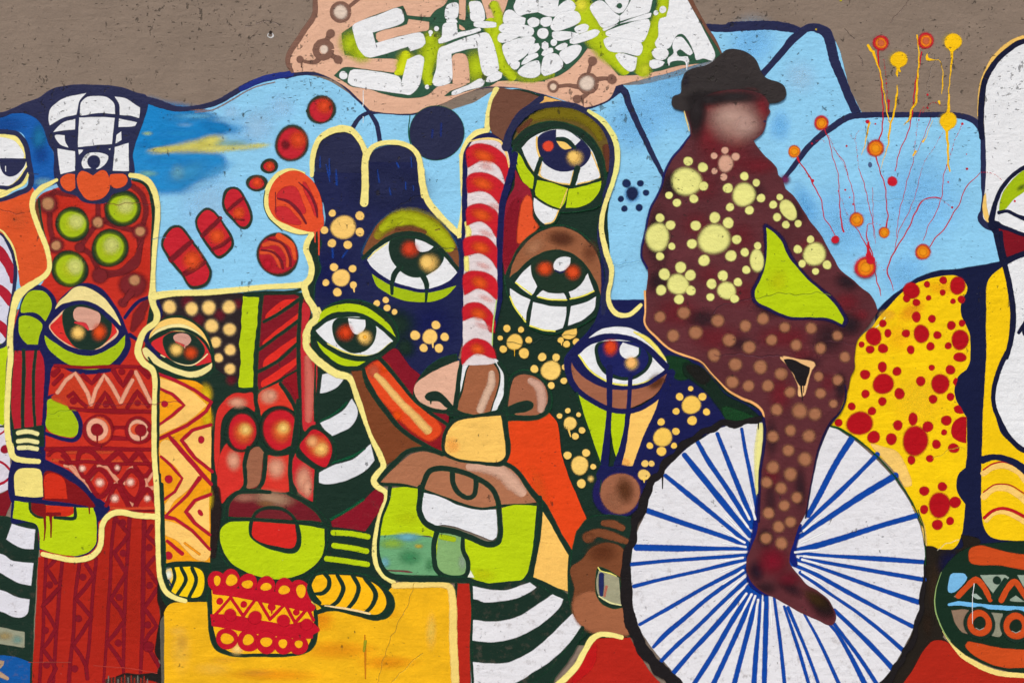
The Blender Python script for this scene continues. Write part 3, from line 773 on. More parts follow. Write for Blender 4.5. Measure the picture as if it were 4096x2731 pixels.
D(DR, 778, 436, 50, 50, soft=.1); D(DR, 1128, 440, 48, soft=.1); L(DR, 12, "780,470,16 780,560,8", soft=3); L(DR, 12, "1125,470,16 1125,525,8", soft=3); D(DR, 1195, 432, 20)
lt = sub(totem, 'lattice_band', 'maroon lattice of diamonds with pink dots')
L(DR, 36, "370,590,30 700,590,44 950,590,32 1225,595,24", soft=8)
L((214, 80, 44), 20, "500,620 800,615 950,620", soft=10, a=.6); L((214, 84, 44), 22, "420,680 1220,690", soft=10, a=.7)
PK = (224, 150, 120)
for s in ("520,720,24 600,740,20 690,860,22 740,930,16", "560,730,26 640,810,26 700,850,20 800,720,24 860,740,24 960,850,30 1060,740,24 1160,860,24 1225,780,20", "1160,830,26 1180,900,30 1235,900,26", "900,870,20 1000,860,28", "850,1000,10 900,900,12", "1000,930,26 1040,1000,24 1080,1050,14 1150,900,20"): L(PK, 22, s, soft=9)
for s in ("385,640,26 430,600,30 490,600,30 560,700,32 480,690,20", "620,690,32 640,620,40 700,600,40 750,620,40 830,700,44 950,620,40 1030,690,40 1110,620,40 1180,700,40 1230,740,30", "560,700,30 700,690,24 900,710,28 1100,705,24 1230,710,22", "620,720,30 680,815,34 760,730,30", "880,720,30 930,780,30 960,730,30", "1080,730,30 1150,810,36 1220,740,30",
          "700,840,34 790,750,34 890,860,40 800,970,34 700,840,34", "970,850,34 1050,760,36 1140,850,44 1080,1000,46 980,900,36 960,850,34", "850,1040,30 930,880,36 1000,980,40 1060,1090,34 1110,990,40 1180,910,40 1235,1000,30", "500,640,24 560,700,24"): L(DR, 32, s, soft=6)
F((200, 44, 28), "760,870 800,810 850,870 800,940", soft=8); F((200, 44, 28), "1005,860 1050,800 1100,850 1060,900", soft=8)
for x, y, r in ((800, 858, 34), (1045, 855, 32), (660, 745, 26), (940, 740, 22), (920, 985, 32), (1180, 985, 26)): G((246, 190, 170), x, y, r * 1.5); D((250, 206, 186), x, y, r * .6, soft=.4)
L((206, 70, 40), 26, "890,1060,20 1060,1068,24 1235,1060,20", soft=8); L((120, 14, 26), 14, "900,1085 1235,1082", soft=5)
# robe
robe = part('patterned_robe', 'rust red robe with maroon zigzag columns under the totem face')
fr('I')
RB = (172, 34, 20)
F(RB, "310,560! 400,560 600,590 700,580 800,520 830,440 835,300 870,235 960,210 1245,240! 1262,850! 1285,1100 1262,1470 1262,1500 1300,2460! 240,2460! 262,1500 290,1000", soft=3)
G((190, 44, 24), 1000, 900, 400, 700, a=.4)
for s in ("372,570,26 355,900,24 345,1200,26 318,1568,26 300,2440", "500,590,28 472,900,26 450,1200,26 430,1568,24 420,2440", "640,600,28 605,850,26 590,1150,26 552,1568,30 540,2440", "772,570,24 740,900,26 715,1250,26 690,1450,24", "925,235,30 900,400,26 885,700,24 865,1050,26 850,1300,22 830,1568,18 820,2440", "1040,230,34 1012,700,22 998,1000,28 990,1300,26 990,1568,20 985,2440", "1155,260,34 1148,600,34 1145,1000,34 1140,1200,30 1125,1480,24"): L(MR, 26, s, soft=6)
zs = ("440,585 380,650 410,700 450,765", "470,810 400,900 345,950 400,1040 448,1130 400,1220 345,1290 400,1370 450,1450 400,1540 370,1700", "690,620 750,710 690,800 612,890 670,960 732,1040 660,1160 590,1260 650,1350 690,1430 702,1530", "935,260 1030,375 990,440 925,515", "915,520 1010,690 940,810 890,890 960,980 1000,1060 930,1160 860,1240 940,1350 990,1440", "1215,310 1172,380 1250,455", "1240,560 1172,640 1225,720 1275,790 1200,900 1155,965 1210,1040 1255,1110 1190,1180 1160,1240 1220,1340 1280,1440", "460,820 350,940")
for s in zs: L(MR, 30, s, soft=6, zig=True)
for x, y in ((400, 780), (665, 718), (985, 285), (988, 528), (1195, 483), (955, 880), (1200, 785), (630, 1050), (365, 1145), (948, 1245), (1185, 1100), (600, 1450), (375, 1420)): D(MR, x, y, 28, soft=.12)
D(MR, 1190, 1275, 42, soft=.2)
F((30, 26, 24), "1262,900 1290,1000 1262,1170 1245,1330 1290,1400 1262,1480! 1100,1500! 1000,1490 900,1530! 1200,1540 1330,1560 1330,700 1300,600", soft=8)
F((92, 88, 76), "1290,1060 1318,1020! 1312,1568! 1310,2460! 1288,2460! 1292,1500", soft=3)
F((60, 50, 46), "850,1540! 1000,1515 1160,1530! 1190,2460! 860,2460!", soft=14, a=.8)
for x in range(870, 1190, 26): L((170, 40, 24) if x % 3 else (120, 120, 110), 9, "%d,%d %d,1650" % (x, 1500 + (x * 7) % 40, x - 3), soft=3, a=.8)
L((180, 60, 50), 5, "750,1425 1050,1450 1260,1485", soft=2); L((150, 70, 60), 4, "230,1398 570,1398", soft=2)

# ================================================================== NARROW FACE (second from left)
nar = part('narrow_face', 'narrow dark green face between the totem and the big hand-shaped face')
fr('V')
F(DG, "352,675! 500,676 705,672! 715,720 720,760 780,860 870,870 880,1100 890,1330 905,1345 900,1400 870,1425 740,1400 720,1480 600,1510 500,1500 480,1400 385,1390 362,1300 360,900 335,800 345,700", soft=2)
fr('E')
F((40, 30, 34), "1250,380! 1400,375 1960,345! 1940,900! 1900,1050 1800,1000 1700,900 1600,650 1400,540 1250,560!", soft=4)
for x, y, r in ((1280, 560, 60), (1500, 420, 80), (1590, 560, 70), (1760, 520, 70), (1900, 430, 60), (1850, 1040, 60)): G((120, 24, 44), x, y, r, a=.7)
for x, y, r in ((1358, 455, 56), (1535, 470, 54), (1672, 460, 58), (1833, 455, 55), (1695, 607, 56), (1838, 635, 53), (1727, 737, 46), (1843, 798, 47), (1750, 862, 38), (1842, 950, 46)):
    sub(nar, 'peach_spot'); G((240, 210, 170), x, y, r * 1.35, a=.7); D((250, 206, 122), x, y, r * .86, soft=.3)
ex = sub(nar, 'eye', 'slanting eye with red eyeball and cream lids')
F(DG, "1170,740 1210,640 1290,560 1400,525 1530,560 1660,670 1710,830 1712,950 1650,1010 1540,1030 1400,1000 1260,940 1160,850", soft=5)
F(PEF, "1190,740! 1215,650 1290,572 1400,542 1520,572 1640,682 1695,832! 1620,750 1500,670 1400,645 1280,672 1215,712")
F((244, 230, 160), "1245,650 1400,592 1520,615 1620,700 1690,825! 1600,735 1500,660 1400,640 1280,668 1210,710", soft=6)
F((210, 40, 46), "1212,745 1300,690 1400,650 1560,680 1660,770 1700,935! 1600,925 1450,902 1330,855", soft=3)
F(DG, "1308,700 1400,655 1540,675 1640,790 1622,850 1530,922 1440,915 1360,860 1315,780", soft=5)
L((236, 214, 160), 9, "1290,840 1420,905 1540,920 1620,870 1660,830")
F((210, 155, 140), "1390,690 1440,665 1510,680 1530,720 1500,762 1478,772 1440,742 1400,725"); L((210, 155, 140), 8, "1478,765,14 1478,785,6", soft=3)
L((200, 40, 60), 12, "1410,735,8 1470,765,16", soft=8)
G(PEF, 1412, 797, 72); D(PEF, 1412, 795, 34, soft=.5); G((214, 72, 24), 1528, 822, 74)
L(DG, 26, "1180,735,16 1260,675,22 1400,630,24 1520,650,24 1640,735,22 1700,850,14"); L(DG, 26, "1330,870 1430,925,24 1560,940,26 1690,905,16")
F((240, 226, 150), "1145,790 1165,780 1210,815 1290,885 1400,942 1540,972 1640,940 1698,900! 1690,950 1630,995 1540,1017 1400,985 1250,915 1160,850", soft=4)
L(NB, 30, "1168,722,30 1215,790,36 1285,862,20"); L(NB, 30, "1255,385,26 1262,450,40 1285,500,34 1260,570,30 1190,660,26 1170,720,24", soft=5)
lb = sub(nar, 'lime_bar', 'upright lime bar')
F(LI, "1950,372! 2070,376! 2062,560 2038,700 2030,900 2022,1098! 1912,1092! 1925,900 1920,740 1935,650 1930,530 1940,450", wobble=2)
# striped block right
sb_ = sub(nar, 'striped_block', 'maroon block with slanting red wedges and dark lines')
fr('F')
F(MR, "140,1065! 400,1058! 480,1100 520,1180 490,1300 470,1500! 440,2000! 100,1860! 110,1500", soft=4)
for s in ("165,1225 220,1165 320,1100 410,1092! 330,1150 250,1212 165,1245", "145,1440 230,1360 430,1205! 432,1250! 320,1330 200,1420 142,1475", "150,1590 250,1500 412,1390! 415,1440! 300,1530 240,1590 150,1640", "130,1760 240,1680 412,1560! 415,1610! 270,1730 140,1800"): F((220, 42, 32), s, soft=3)
for s in ("150,1275,22 300,1190,26 450,1085,28", "110,1500,24 300,1360,26 435,1260,26", "90,1680,26 260,1590,26 430,1440,26", "100,1840,30 250,1760,28 430,1660,28"): L(DG, 24, s)
L(DG, 30, "138,1060,28 115,1300,26 95,1568,28 80,1830,36"); L(DG, 34, "455,1062,30 435,1300,30 430,1568,34 440,1900,34 450,2150,40")
L(DG, 40, "-40,1845,50 80,1830,50 110,1850,46", soft=8); L(DG, 34, "0,1050,24 150,1042,28 400,1030,24 470,1005,20", soft=4)
fr('J')
tube = sub(nar, 'hair_strand', 'pinkish red strand down the right side of the narrow face')
F((196, 40, 48), "448,190! 490,60 530,200 572,290 575,400 562,600 560,790! 480,845 462,700 455,400", soft=8)
F((196, 40, 48), "470,-180 520,-120 500,0 490,150 450,200! 455,0", soft=5)
L((214, 110, 96), 40, "500,260,40 515,400,60 515,600,60 510,760,40", soft=40, a=.9)
# petals
body = sub(nar, 'red_petals', 'airbrushed red petals and tubes forming the torso of the narrow face')
F((214, 50, 40), "-195,250 -100,160 60,140! 72,280 80,400 0,400 -100,430 -160,500 -190,620 -200,1000 -195,1230! -240,1200 -240,600", soft=5) if False else None
def petal(s, glow=None, colr=(210, 46, 38)):
    F(colr, s, soft=5)
    for g_ in (glow or []): G((226, 160, 130), *g_)
petal("105,655 110,555 190,500 275,458! 320,520 360,600 402,690! 330,655 220,650 150,690 118,735", [(190, 570, 100, 90), (210, 560, 60, 60)], (218, 54, 36))
petal("0,545 60,540 72,600 75,690 40,660 -60,640 -150,700 -190,780 -200,1000 -205,1250! -232,1160 -236,800 -200,650 -90,550", [(-60, 620, 110, 60)])
petal("-120,930 -40,960 20,940 40,990 10,1100 -10,1200 0,1320! -80,1330 -150,1380 -180,1420 -215,1300 -200,1050", [(-90, 1080, 80, 110)])
F(DR, "300,440! 412,372! 432,640! 400,560 345,470", soft=5)
L(DG, 34, "285,470,30 350,560,34 400,660,30 425,760,30"); L(DG, 36, "90,500,36 88,600,32 110,720,34 105,850,36 130,940,30")
for x, y, r, ry in ((-20, 850, 112, 138), (283, 838, 138, 158)):
    D(DG, x, y, r + 28, ry + 30, soft=.06); D((196, 24, 38), x, y, r, ry, soft=.08); G((236, 110, 50), x + 10, y + 10, 110, 118); G((250, 200, 100), x + 25, y - 15, 75); G((250, 210, 120), x + 25, y - 15, 45)
petal("180,1045 260,1052 360,1035! 350,1150 352,1330! 240,1330 132,1310! 160,1230 180,1140", [(250, 1140, 110, 120)], (214, 52, 40))
F((116, 22, 34), "20,1060 60,990 150,975 160,1080 150,1240 110,1290 40,1305 15,1290", soft=5)
F((154, 98, 72), "25,1060 62,990 100,972 152,985 140,1080 112,1270 60,1300 18,1300", soft=4)
L(DG, 30, "165,1030,34 160,1150,32 140,1260,34 90,1320,30 0,1330,30"); L(DG, 34, "30,980,34 0,1100,34 0,1280,30 -40,1340,40 -60,1370,40")
petal("390,1025 460,1080 570,1150! 556,1300 548,1412! 480,1375 400,1310! 378,1180", [(470, 1240, 90, 170), (500, 1300, 60, 110)], (200, 30, 42))
F(DG, "430,980 480,860 545,800 600,820 690,890 725,980 720,1080 650,1160 580,1160 480,1100 410,1040", soft=6)
F((196, 24, 38), "440,970 500,880 545,838 600,850 668,915 695,1000 682,1060 645,1130 580,1110 490,1040", soft=6)
G((236, 110, 50), 590, 970, 120); G((250, 200, 110), 610, 990, 80); G((250, 200, 110), 610, 990, 50); G((240, 170, 110), 540, 930, 70)
L(DG, 36, "425,600,30 420,760,40 400,950,60 365,1080,34 370,1250,34 400,1330,40"); L(DG, 40, "130,960,34 180,1010,40 280,1020,36 370,990,50")
L(DG, 34, "570,200,10 560,500,14 562,760,20"); L(DG, 24, "570,1150,24 560,1300,16 556,1420,24")
# stripes behind
st = sub(nar, 'arc_stripes', 'white arc stripes on dark green between the two faces', 'white')
for s in ("620,398! 700,382 790,428! 740,490 680,525 605,542!", "602,780! 700,740 800,670 858,590! 900,690 880,760 840,815 700,880! 640,830", "597,1180! 700,1125 850,1080 940,1015 1005,952! 1035,1080! 950,1170 800,1240 650,1270 597,1255!"): F((224, 226, 232), s, soft=6)
F((132, 14, 34), "690,1570! 800,1500 950,1400 1060,1312 1108,1350 1100,1440 1020,1560 960,1645! 880,1630 700,1610!", soft=5)
L((8, 96, 60), 18, "690,1550 850,1460 950,1390", soft=16, a=.7); L((8, 96, 60), 14, "600,770 700,720 820,620", soft=14, a=.6); L((8, 96, 60), 14, "700,1100,10 850,1050,18 960,990,10", soft=14, a=.7)
# mouth
mo = sub(nar, 'mouth', 'maroon upper lip, red tongue and broad lime lower lip')
fr('M')
F((110, 22, 34), "-155,230! -140,130 -60,50 60,40 200,50 350,65 480,140 580,205 635,288! 440,290 300,262 100,245 0,240", soft=5)
G((190, 150, 120), 220, 90, 240, 90, a=.8, rot=8); G((180, 120, 100), 0, 80, 150, 60, a=.7); G((150, 100, 60), 170, 130, 100, 40, a=.6)
F(DG, "-220,290 -160,250 60,245 300,265 650,300 660,420 640,560 560,660 430,730 300,760 140,740 -40,700 -150,600 -215,470", soft=6)
F(LI, "-190,340 -130,285 20,272 100,285! 300,300 430,298 635,332! 625,520 560,620 440,695 300,732 150,720 0,672 -120,590 -185,470", soft=3)
F(DG, "35,300 60,230 110,175 200,152 310,170 400,240 440,340 445,470 400,525 250,505 110,450 45,390", soft=6)
F((110, 30, 38), "85,240 130,195 200,180 300,195 370,240 385,262! 250,250 90,245!", soft=6)
F((210, 36, 30), "70,275! 250,285 400,290! 408,440 380,485 240,465 110,430 62,380", soft=4)
L(DG, 28, "-160,262,30 0,256,28 200,268,26 420,285,26 640,312,24")
L(DG, 30, "-150,250,34 -135,130,34 -60,45,34 60,35,30 200,40,28"); L(DG, 34, "350,50,30 470,110,36 580,195,34 655,300,40")
for s in ("705,362 850,372 985,395", "712,465 850,485 975,512", "655,570 820,592 980,615"): L(LI, 40, s, soft=8)
F((40, 28, 28), "-255,0! -215,0 -195,180 -215,380 -240,560! -270,560!", soft=14, a=.8)
fr('E')   # orange diamond strip
ds = sub(nar, 'diamond_strip', 'orange strip with peach chevrons outlined in crimson', 'brush')
F((240, 158, 14), "1262,975! 1400,1030 1560,1050 1640,1100 1680,1200 1690,1568! 1680,2500! 1310,2510! 1285,1900", soft=5)
for x, y in ((1650, 1150), (1660, 1350), (1660, 1990)): G((226, 190, 20), x, y, 70, 120, a=.9)
fr('Q')
C5 = (172, 18, 44); PE2 = (250, 200, 108)
F(PE2, "1275,20! 1400,60 1560,150 1655,240! 1500,370 1280,475! 1280,405 1400,330 1490,240! 1400,150 1280,90", soft=4)
F(PE2, "1290,540 1330,515 1400,560 1520,700 1600,800! 1500,920 1400,1000 1340,1100! 1310,1060 1360,980 1470,825! 1400,720 1290,640", soft=4)
F(PE2, "1690,390! 1540,460 1470,510 1500,580 1600,680 1690,740!", soft=4); F(PE2, "1675,960! 1570,1020 1510,1095 1560,1170 1675,1245!", soft=4)
F(PE2, "1310,1170 1400,1180 1600,1310 1685,1420 1640,1480 1560,1460 1420,1320 1310,1260", soft=8)
for s in ("1270,-10,24 1400,40,26 1560,120,26 1690,215,30 1650,290,26 1500,400,28 1280,505,26", "1275,105,20 1380,150,24 1475,240,26 1380,320,24 1270,400,18", "1275,510,20 1350,480,26 1400,540,34 1540,700,38 1690,870,30", "1600,820,34 1500,960,24 1340,1110,18", "1290,650,20 1370,720,22 1460,825,20 1400,930,22 1290,1010,18", "1690,395,26 1540,440,26 1455,520,32 1560,660,28 1700,770,26", "1690,950,26 1560,1000,26 1490,1090,34 1560,1180,28 1680,1275,24", "1310,1125,34 1400,1145,26 1540,1240,24 1680,1390,22"): L(C5, 26, s, soft=5, zig=True)
L(C5, 30, "1340,1325,26 1460,1425,32")
DD(C5, "1320,230,27 1352,830,33 1350,1440,33 1612,515,26,30", .08); D(C5, 1605, 1098, 18, 30, rot=-35)
L((236, 150, 20), 16, "1480,1340 1560,1400 1600,1430", soft=8)
# caterpillars
cat1 = sub(nar, 'caterpillar_hand', 'small yellow segmented hand under the diamond strip')
fr('I')
F(DG, "1300,620! 1400,595 1680,600! 1690,900! 1600,925 1480,910 1380,860 1300,740", soft=5)
F(YE, "1325,680 1355,652 1560,640 1615,670 1635,760 1600,870 1480,872 1390,840 1340,790", soft=4); G((236, 240, 220), 1350, 700, 50, 70)
for s in ("1385,640,24 1400,720,26 1360,830,22", "1450,640,26 1490,740,30 1420,860,26", "1540,645,30 1572,740,30 1510,890,26"): L(DG, 26, s)
L(NV, 6, "1350,740,10 1380,800,8")
blk = part('yellow_block', 'amber yellow brushed block at the bottom centre left', 'brush')
F((238, 180, 22), "1318,1000! 1345,950 1390,925 1660,918! 2500,1000! 2540,900 3000,900 3150,790! 3600,780! 3625,800 3640,1568 3660,2460! 1316,2460!", soft=3)
for x, y, rx, ry, a in ((2700, 1300, 420, 110, .35), (3000, 1000, 260, 80, .35), (2200, 1500, 500, 70, .35), (3100, 1400, 320, 80, .4), (2500, 1120, 240, 50, .3), (2560, 1050, 160, 90, .5)): G((240, 146, 14), x, y, rx, ry, a=a)
for x, y, rx, ry, a in ((3450, 1150, 60, 200, .6), (3000, 880, 200, 60, .4), (1450, 1300, 120, 260, .35), (1700, 1450, 200, 80, .3), (1420, 1150, 90, 60, .3)): G((246, 214, 90), x, y, rx, ry, a=a)
for x, y, rx, ry, a in ((1460, 1240, 60, 90, .25), (1800, 1380, 160, 40, .25), (2050, 1480, 200, 40, .25)): G((196, 150, 60), x, y, rx, ry, a=a)
L((196, 120, 20), 8, "2920,1180 2922,1300,14 2926,1530,8", soft=8); L((150, 150, 30), 14, "2925,1230,22 2912,1310,14", soft=8)
fr('M')
pc = part('pot_of_beads', 'crimson and yellow beaded bowl with scalloped rims under the lime mouth')
F(DG, "-300,880! -280,1180 -240,1290 -120,1345 100,1352 300,1352 470,1330 560,1260 582,1020 560,940! 200,760 -240,700", soft=6)
F((246, 184, 14), "-262,820! 0,860 540,900! 552,1100 520,1230 450,1310 200,1325 -120,1310 -210,1240 -250,1100", soft=3)
G((250, 220, 110), 520, 930, 60); G((250, 210, 120), -60, 1290, 70)
for x, y in ((-222, 750), (-110, 735), (25, 768), (170, 790), (315, 805)): D(CRM, x, y, 74, 82, soft=.05)
F(CRM, "380,760 440,740 500,770 532,850 520,930 420,900 380,840"); 
F(CRM, "-262,790! 450,850! 530,920 565,960 540,990 300,950 0,890 -255,850!", soft=3)
F(CRM, "-275,1015! -100,1020 100,1060 380,1092 520,1060 560,1090! 598,1140 545,1180 540,1210! 300,1195 -50,1145 -262,1105!", soft=4)
for s in ("-235,1020,24 -112,880,22", "-112,880,26 -12,1030,24", "-10,1025,26 88,890,24", "115,905,26 200,1055,24", "200,1055,26 320,935,24", "325,935,28 405,1090,24", "400,1085,26 500,965,24", "500,960,26 550,1060,24"): L(CRM, 26, s, soft=3, zig=True)
for x, y, w, h in ((-115, 1020, 50, 50), (82, 1040, 54, 54), (310, 1065, 54, 48), (495, 1095, 50, 46)): D(CRM, x, y, w, h)
DD(CRM, "-200,910,28 -8,935,27 215,955,32 412,998,27", .06); L(CRM, 14, "215,975,20 214,1008,8", soft=3)
for x, y, r in ((-142, 1210, 86), (30, 1225, 88), (172, 1240, 88), (312, 1255, 80), (432, 1262, 76)): D(CRM, x, y, r, soft=.04)
for x, y, a_, b_ in ((-220, 745, 28, 38), (-105, 742, 46, 44), (22, 775, 42, 34), (170, 795, 44, 30), (315, 820, 46, 34), (450, 828, 40, 50), (-142, 1210, 50, 44), (28, 1218, 44, 42), (172, 1235, 44, 40), (305, 1248, 32, 38), (432, 1252, 34, 28)): D((244, 178, 20), x, y, a_, b_, soft=.06, irr=.07)
cat2 = part('caterpillar_roll', 'fat yellow ringed roll to the right of the beaded bowl')
F(DG, "500,800 540,720 620,680 800,685 1000,710 1100,780 1190,880 1190,980 1120,1050 1020,1040 900,1015 760,985 640,985 600,950 530,900", soft=6)
L(DG, 46, "580,1000,34 700,965,40 900,1010,40 1060,1045,40 1150,1000,44")
F((250, 186, 14), "535,800 560,720 640,700 860,710 1000,750 1090,820 1132,920 1100,990 1040,1015 900,985 780,960 660,935 600,935 555,870", soft=4)
for s in ("560,850,20 620,845,34 670,800,36 672,735,34 640,690,30", "560,700,30 520,770,34 540,850,34 600,925,28", "740,700,30 788,800,34 750,900,34 690,950,28", "860,700,30 910,800,34 880,900,34 820,975,30", "960,720,36 1045,850,38 1020,940,34 960,1005,28"): L(DG, 32, s)
L((250, 220, 160), 14, "640,945,8 800,968,14 1000,1010,14", soft=6)
fr('I')
use(nar); L(DG, 40, "1292,-20,40 1300,300,40 1302,560,60 1310,640,40", soft=5)

# cream contour that separates the totem from the narrow face
tc = part('cream_contour', 'cream contour line winding down between the totem and the narrow face')
fr('I'); L(DG, 34, "1275,-100,30 1290,300,40 1300,560,50 1312,690,40 1350,800,30", soft=5)
fr('E'); L(NB, 26, "1250,385,26 1268,450,40 1285,500,34 1262,570,30 1190,660,26 1168,720,24", soft=5); L(DG, 22, "1190,860,14 1240,940,20 1265,1000,26 1268,1200,24 1262,1568,26", soft=4)
fr('E')
L(CR, 40, "1045,-595,34 1120,-585,40 1190,-545,46 1240,-460,46 1262,-360,42 1262,-260,40 1248,-100,42 1235,50,36 1228,170,36 1225,300,44 1222,370,60 1225,430,50 1258,510,48 1250,575,48 1165,640,46 1125,720,50 1108,820,56 1150,900,50 1222,955,46 1240,1020,40 1238,1200,36 1236,1568,40 1245,1760,40 1255,1894,42 1262,2050,42 1266,2300,38 1272,2520,36 1290,2640,38 1330,2730,40 1400,2775,38 1485,2802,30", soft=6)
L(CR, 40, "1235,370,60 1400,345,48 1600,342,46 1800,328,44 2000,308,42 2180,292,40 2352,285,44 2420,278,48", soft=6)
L(CR, 40, "455,-560,24 400,-530,34 330,-490,44 280,-440,44 262,-390,42 262,-320,40 290,-230,40 330,-130,40 372,-20,40 392,60,36 398,140,36 370,195,40 300,250,46 210,305,56 150,360,70 115,450,50 90,600,46 80,720,46 88,850,42 72,1000,42 65,1150,42 58,1300,42 60,1450,44 80,1568,46", soft=6)
fr('I'); L(CR, 40, "345,535,34 440,555,38 600,582,40 720,560,44 795,490,44 815,400,40 818,320,42 850,250,44 920,205,46 980,200,46 1100,225,44 1250,236,44", soft=6)
# ================================================================== BEADS IN THE SKY
def bead(shape, label=None):
    sub(beads, 'red_bead', label)
beads = part('bead_arc', 'arc of red and orange oval beads curving down through the sky')
fr('B')
for x, y, r, ry, rr, hl in ((610, 880, 118, 112, 0, (635, 850)), (375, 1148, 134, 146, 0, (425, 1120)), (195, 1330, 70, 60, 0, (200, 1330)), (95, 1465, 84, 68, 0, (98, 1462))):
    sub(beads, 'red_bead')
    G((20, 100, 80), x, y, r * 1.25, ry * 1.25, a=.35); D((36, 54, 40), x, y, r, ry, soft=.08); D((196, 30, 46), x - 2, y + 4, r - 24, ry - 24, soft=.14); G((232, 76, 34), hl[0], hl[1], r * .75); G((232, 76, 34), hl[0], hl[1], r * .5)
G((110, 20, 30), 325, 1160, 50, 60); fr('B'); D((36, 54, 40), 500, 890, 14)
fr('A')
for s, s2, bands, gl in (("1780,1020 1800,930 1850,900 1900,905 1960,980 2010,1090 2015,1170 1980,1225 1930,1228 1860,1160 1790,1080", "1798,1020 1820,945 1862,915 1900,925 1950,1000 1992,1100 1995,1165 1965,1205 1925,1205 1870,1140 1810,1070", ("1820,1085,18 1900,1020,26 1950,985,20", "1880,1150,14 1950,1160,16"), (1910, 1105, 70)),
                         ("1565,1180 1590,1110 1650,1067 1700,1080 1790,1190 1860,1300 1865,1370 1830,1420 1750,1468 1690,1410 1600,1280", "1582,1180 1610,1115 1655,1085 1700,1100 1780,1200 1842,1310 1845,1360 1815,1405 1745,1445 1700,1390 1615,1270", ("1615,1290,30 1690,1220,34 1765,1145,26", "1700,1400,20 1790,1350,30 1840,1310,24"), (1735, 1290, 90)),
                         ("1293,1360 1310,1290 1370,1215 1430,1203 1480,1240 1560,1350 1650,1480 1690,1570 1680,1640 1630,1690 1530,1705 1460,1610 1350,1470", "1312,1360 1330,1300 1385,1232 1430,1222 1470,1255 1540,1350 1640,1500 1672,1580 1660,1635 1615,1672 1535,1682 1470,1590 1370,1460", ("1370,1480,40 1460,1400,40 1540,1330,26", "1480,1590,40 1560,1545,50 1640,1500,30"), (1540, 1480, 110))):
    sub(beads, 'red_bead')
    F((36, 54, 40), s, soft=8); F((196, 28, 44), s2, soft=6)
    for b_ in bands: L((120, 24, 36), 30, b_, soft=12, a=.85)
    G((234, 84, 34), *gl); G((234, 84, 34), gl[0], gl[1], gl[2] * .7)
fr('F')
sub(beads, 'striped_bead', 'round red bead with orange arcs, lowest of the arc')
D((36, 54, 40), 263, 738, 170, 172, soft=.05); D((180, 28, 42), 263, 738, 150, 154, soft=.08)
L((226, 84, 36), 40, "270,590,50 370,660,40 400,770,24", soft=10); L((220, 80, 40), 40, "150,660,30 260,640,44 340,740,34 340,830,20", soft=10); L((222, 80, 40), 30, "130,720,30 220,720,40 280,840,14", soft=10)
L((120, 24, 36), 16, "180,610,14 300,650,18 360,760,20 365,830,16", soft=6); L((120, 24, 36), 16, "130,700,10 230,720,16 290,790,18 305,850,14", soft=6); G((196, 24, 44), 180, 810, 60, 70)
disc = part('dark_disc', 'solid navy disc in the sky under the letter H')
fr('B'); D((36, 40, 72), 1533, 1065, 224, 218, soft=.02, halo=(8, 104, 56), irr=.012); L((8, 90, 60), 6, "1320,920,6 1308,1060,8 1330,1180,5", soft=4)
for s in ("1570,990 1565,1090", "1500,1040 1495,1100"): L((24, 48, 130), 12, s, soft=10, a=.7)

# ================================================================== BIG HAND-SHAPED FACE
hand = part('hand_face', 'giant navy and dark green hand-shaped face with four eyes and a candy-striped nose')
fr('V')
F(DG, "1150,208! 1200,207 1235,217 1298,241 1345,254 1385,288 1402,330 1408,400 1395,500 1400,600 1385,720 1420,745! 1480,750 1500,790 1560,835 1700,900 1750,955 1735,985 1620,1010 1500,1110 1465,1200 1440,1400 1440,1480! 1300,1480! 1330,1340 1260,1200 1120,1080 1040,1040 1000,1000 1060,900 1100,500 1165,330 1130,300", soft=3)
fr('B')
ND = (34, 38, 72)
F(ND, "545,1600! 560,1400 560,1300 580,1170 650,1095 770,1060 870,1090 930,1170 948,1300 955,1700!", soft=4)
F(ND, "980,1700! 985,1400 1010,1240 1070,1185 1200,1165 1320,1200 1378,1270 1395,1400 1420,1700!", soft=4)
fr('F')
F((26, 32, 76), "548,80! 950,90! 950,0! 985,0! 1412,0! 1408,120 1440,300 1520,430 1620,530 1720,600 1752,660! 1740,1400 1700,1560! 1740,1600 1500,1750 1350,1720 1200,1500 1215,1400 900,1130 700,1130 600,1200 560,1150 500,1020 545,860 510,740 500,680 560,560 640,500 620,300 550,130", soft=4)
G((34, 40, 80), 1150, 200, 420, 260, a=.9); G((18, 26, 90), 700, 900, 260, 300, a=.6); G((18, 26, 96), 1500, 1300, 260, 260, a=.5)
F(DG, "505,690 560,560 600,640 580,750 600,860 560,950 545,1120 560,1200! 500,1020 548,860", soft=20)
G(DG, 1200, 1300, 220, 200); G(DG, 1280, 1480, 120, 120)
for s in ("650,20,8 670,100,12 680,160,6", "730,60,8 735,180,16", "1060,60,6 1075,160,10", "1155,200,6 1165,260,10", "1285,160,8 1288,215,10", "1348,190,7 1350,225,6", "1215,0,8 1230,35,10", "700,640,10 705,760,16", "820,700,8 780,760,14"): L((16, 70, 170), 10, s, soft=8, a=.6)
fr('B')
for s in ("600,1250,6 600,1340,12", "675,1270,6 680,1400,14", "1215,1300,8 1232,1340,12", "1330,1260,8 1332,1340,8"): L((16, 70, 170), 10, s, soft=8, a=.6)
cream = part('cream_outline', 'cream outline round the fingers and profile of the hand face'); cream.split = True
L(CR, 45, "970,1210,40 962,1300,52 962,1500,56"); 
L(CR, 40, "535,1405,30 545,1250,42 590,1125,42 680,1055,50 780,1032,56 860,1052,50 930,1140,42 968,1235,42")
L(CR, 40, "965,1290,46 1000,1205,42 1060,1158,36 1200,1142,38 1330,1182,38 1390,1262,42 1410,1400,44 1432,1568,48")
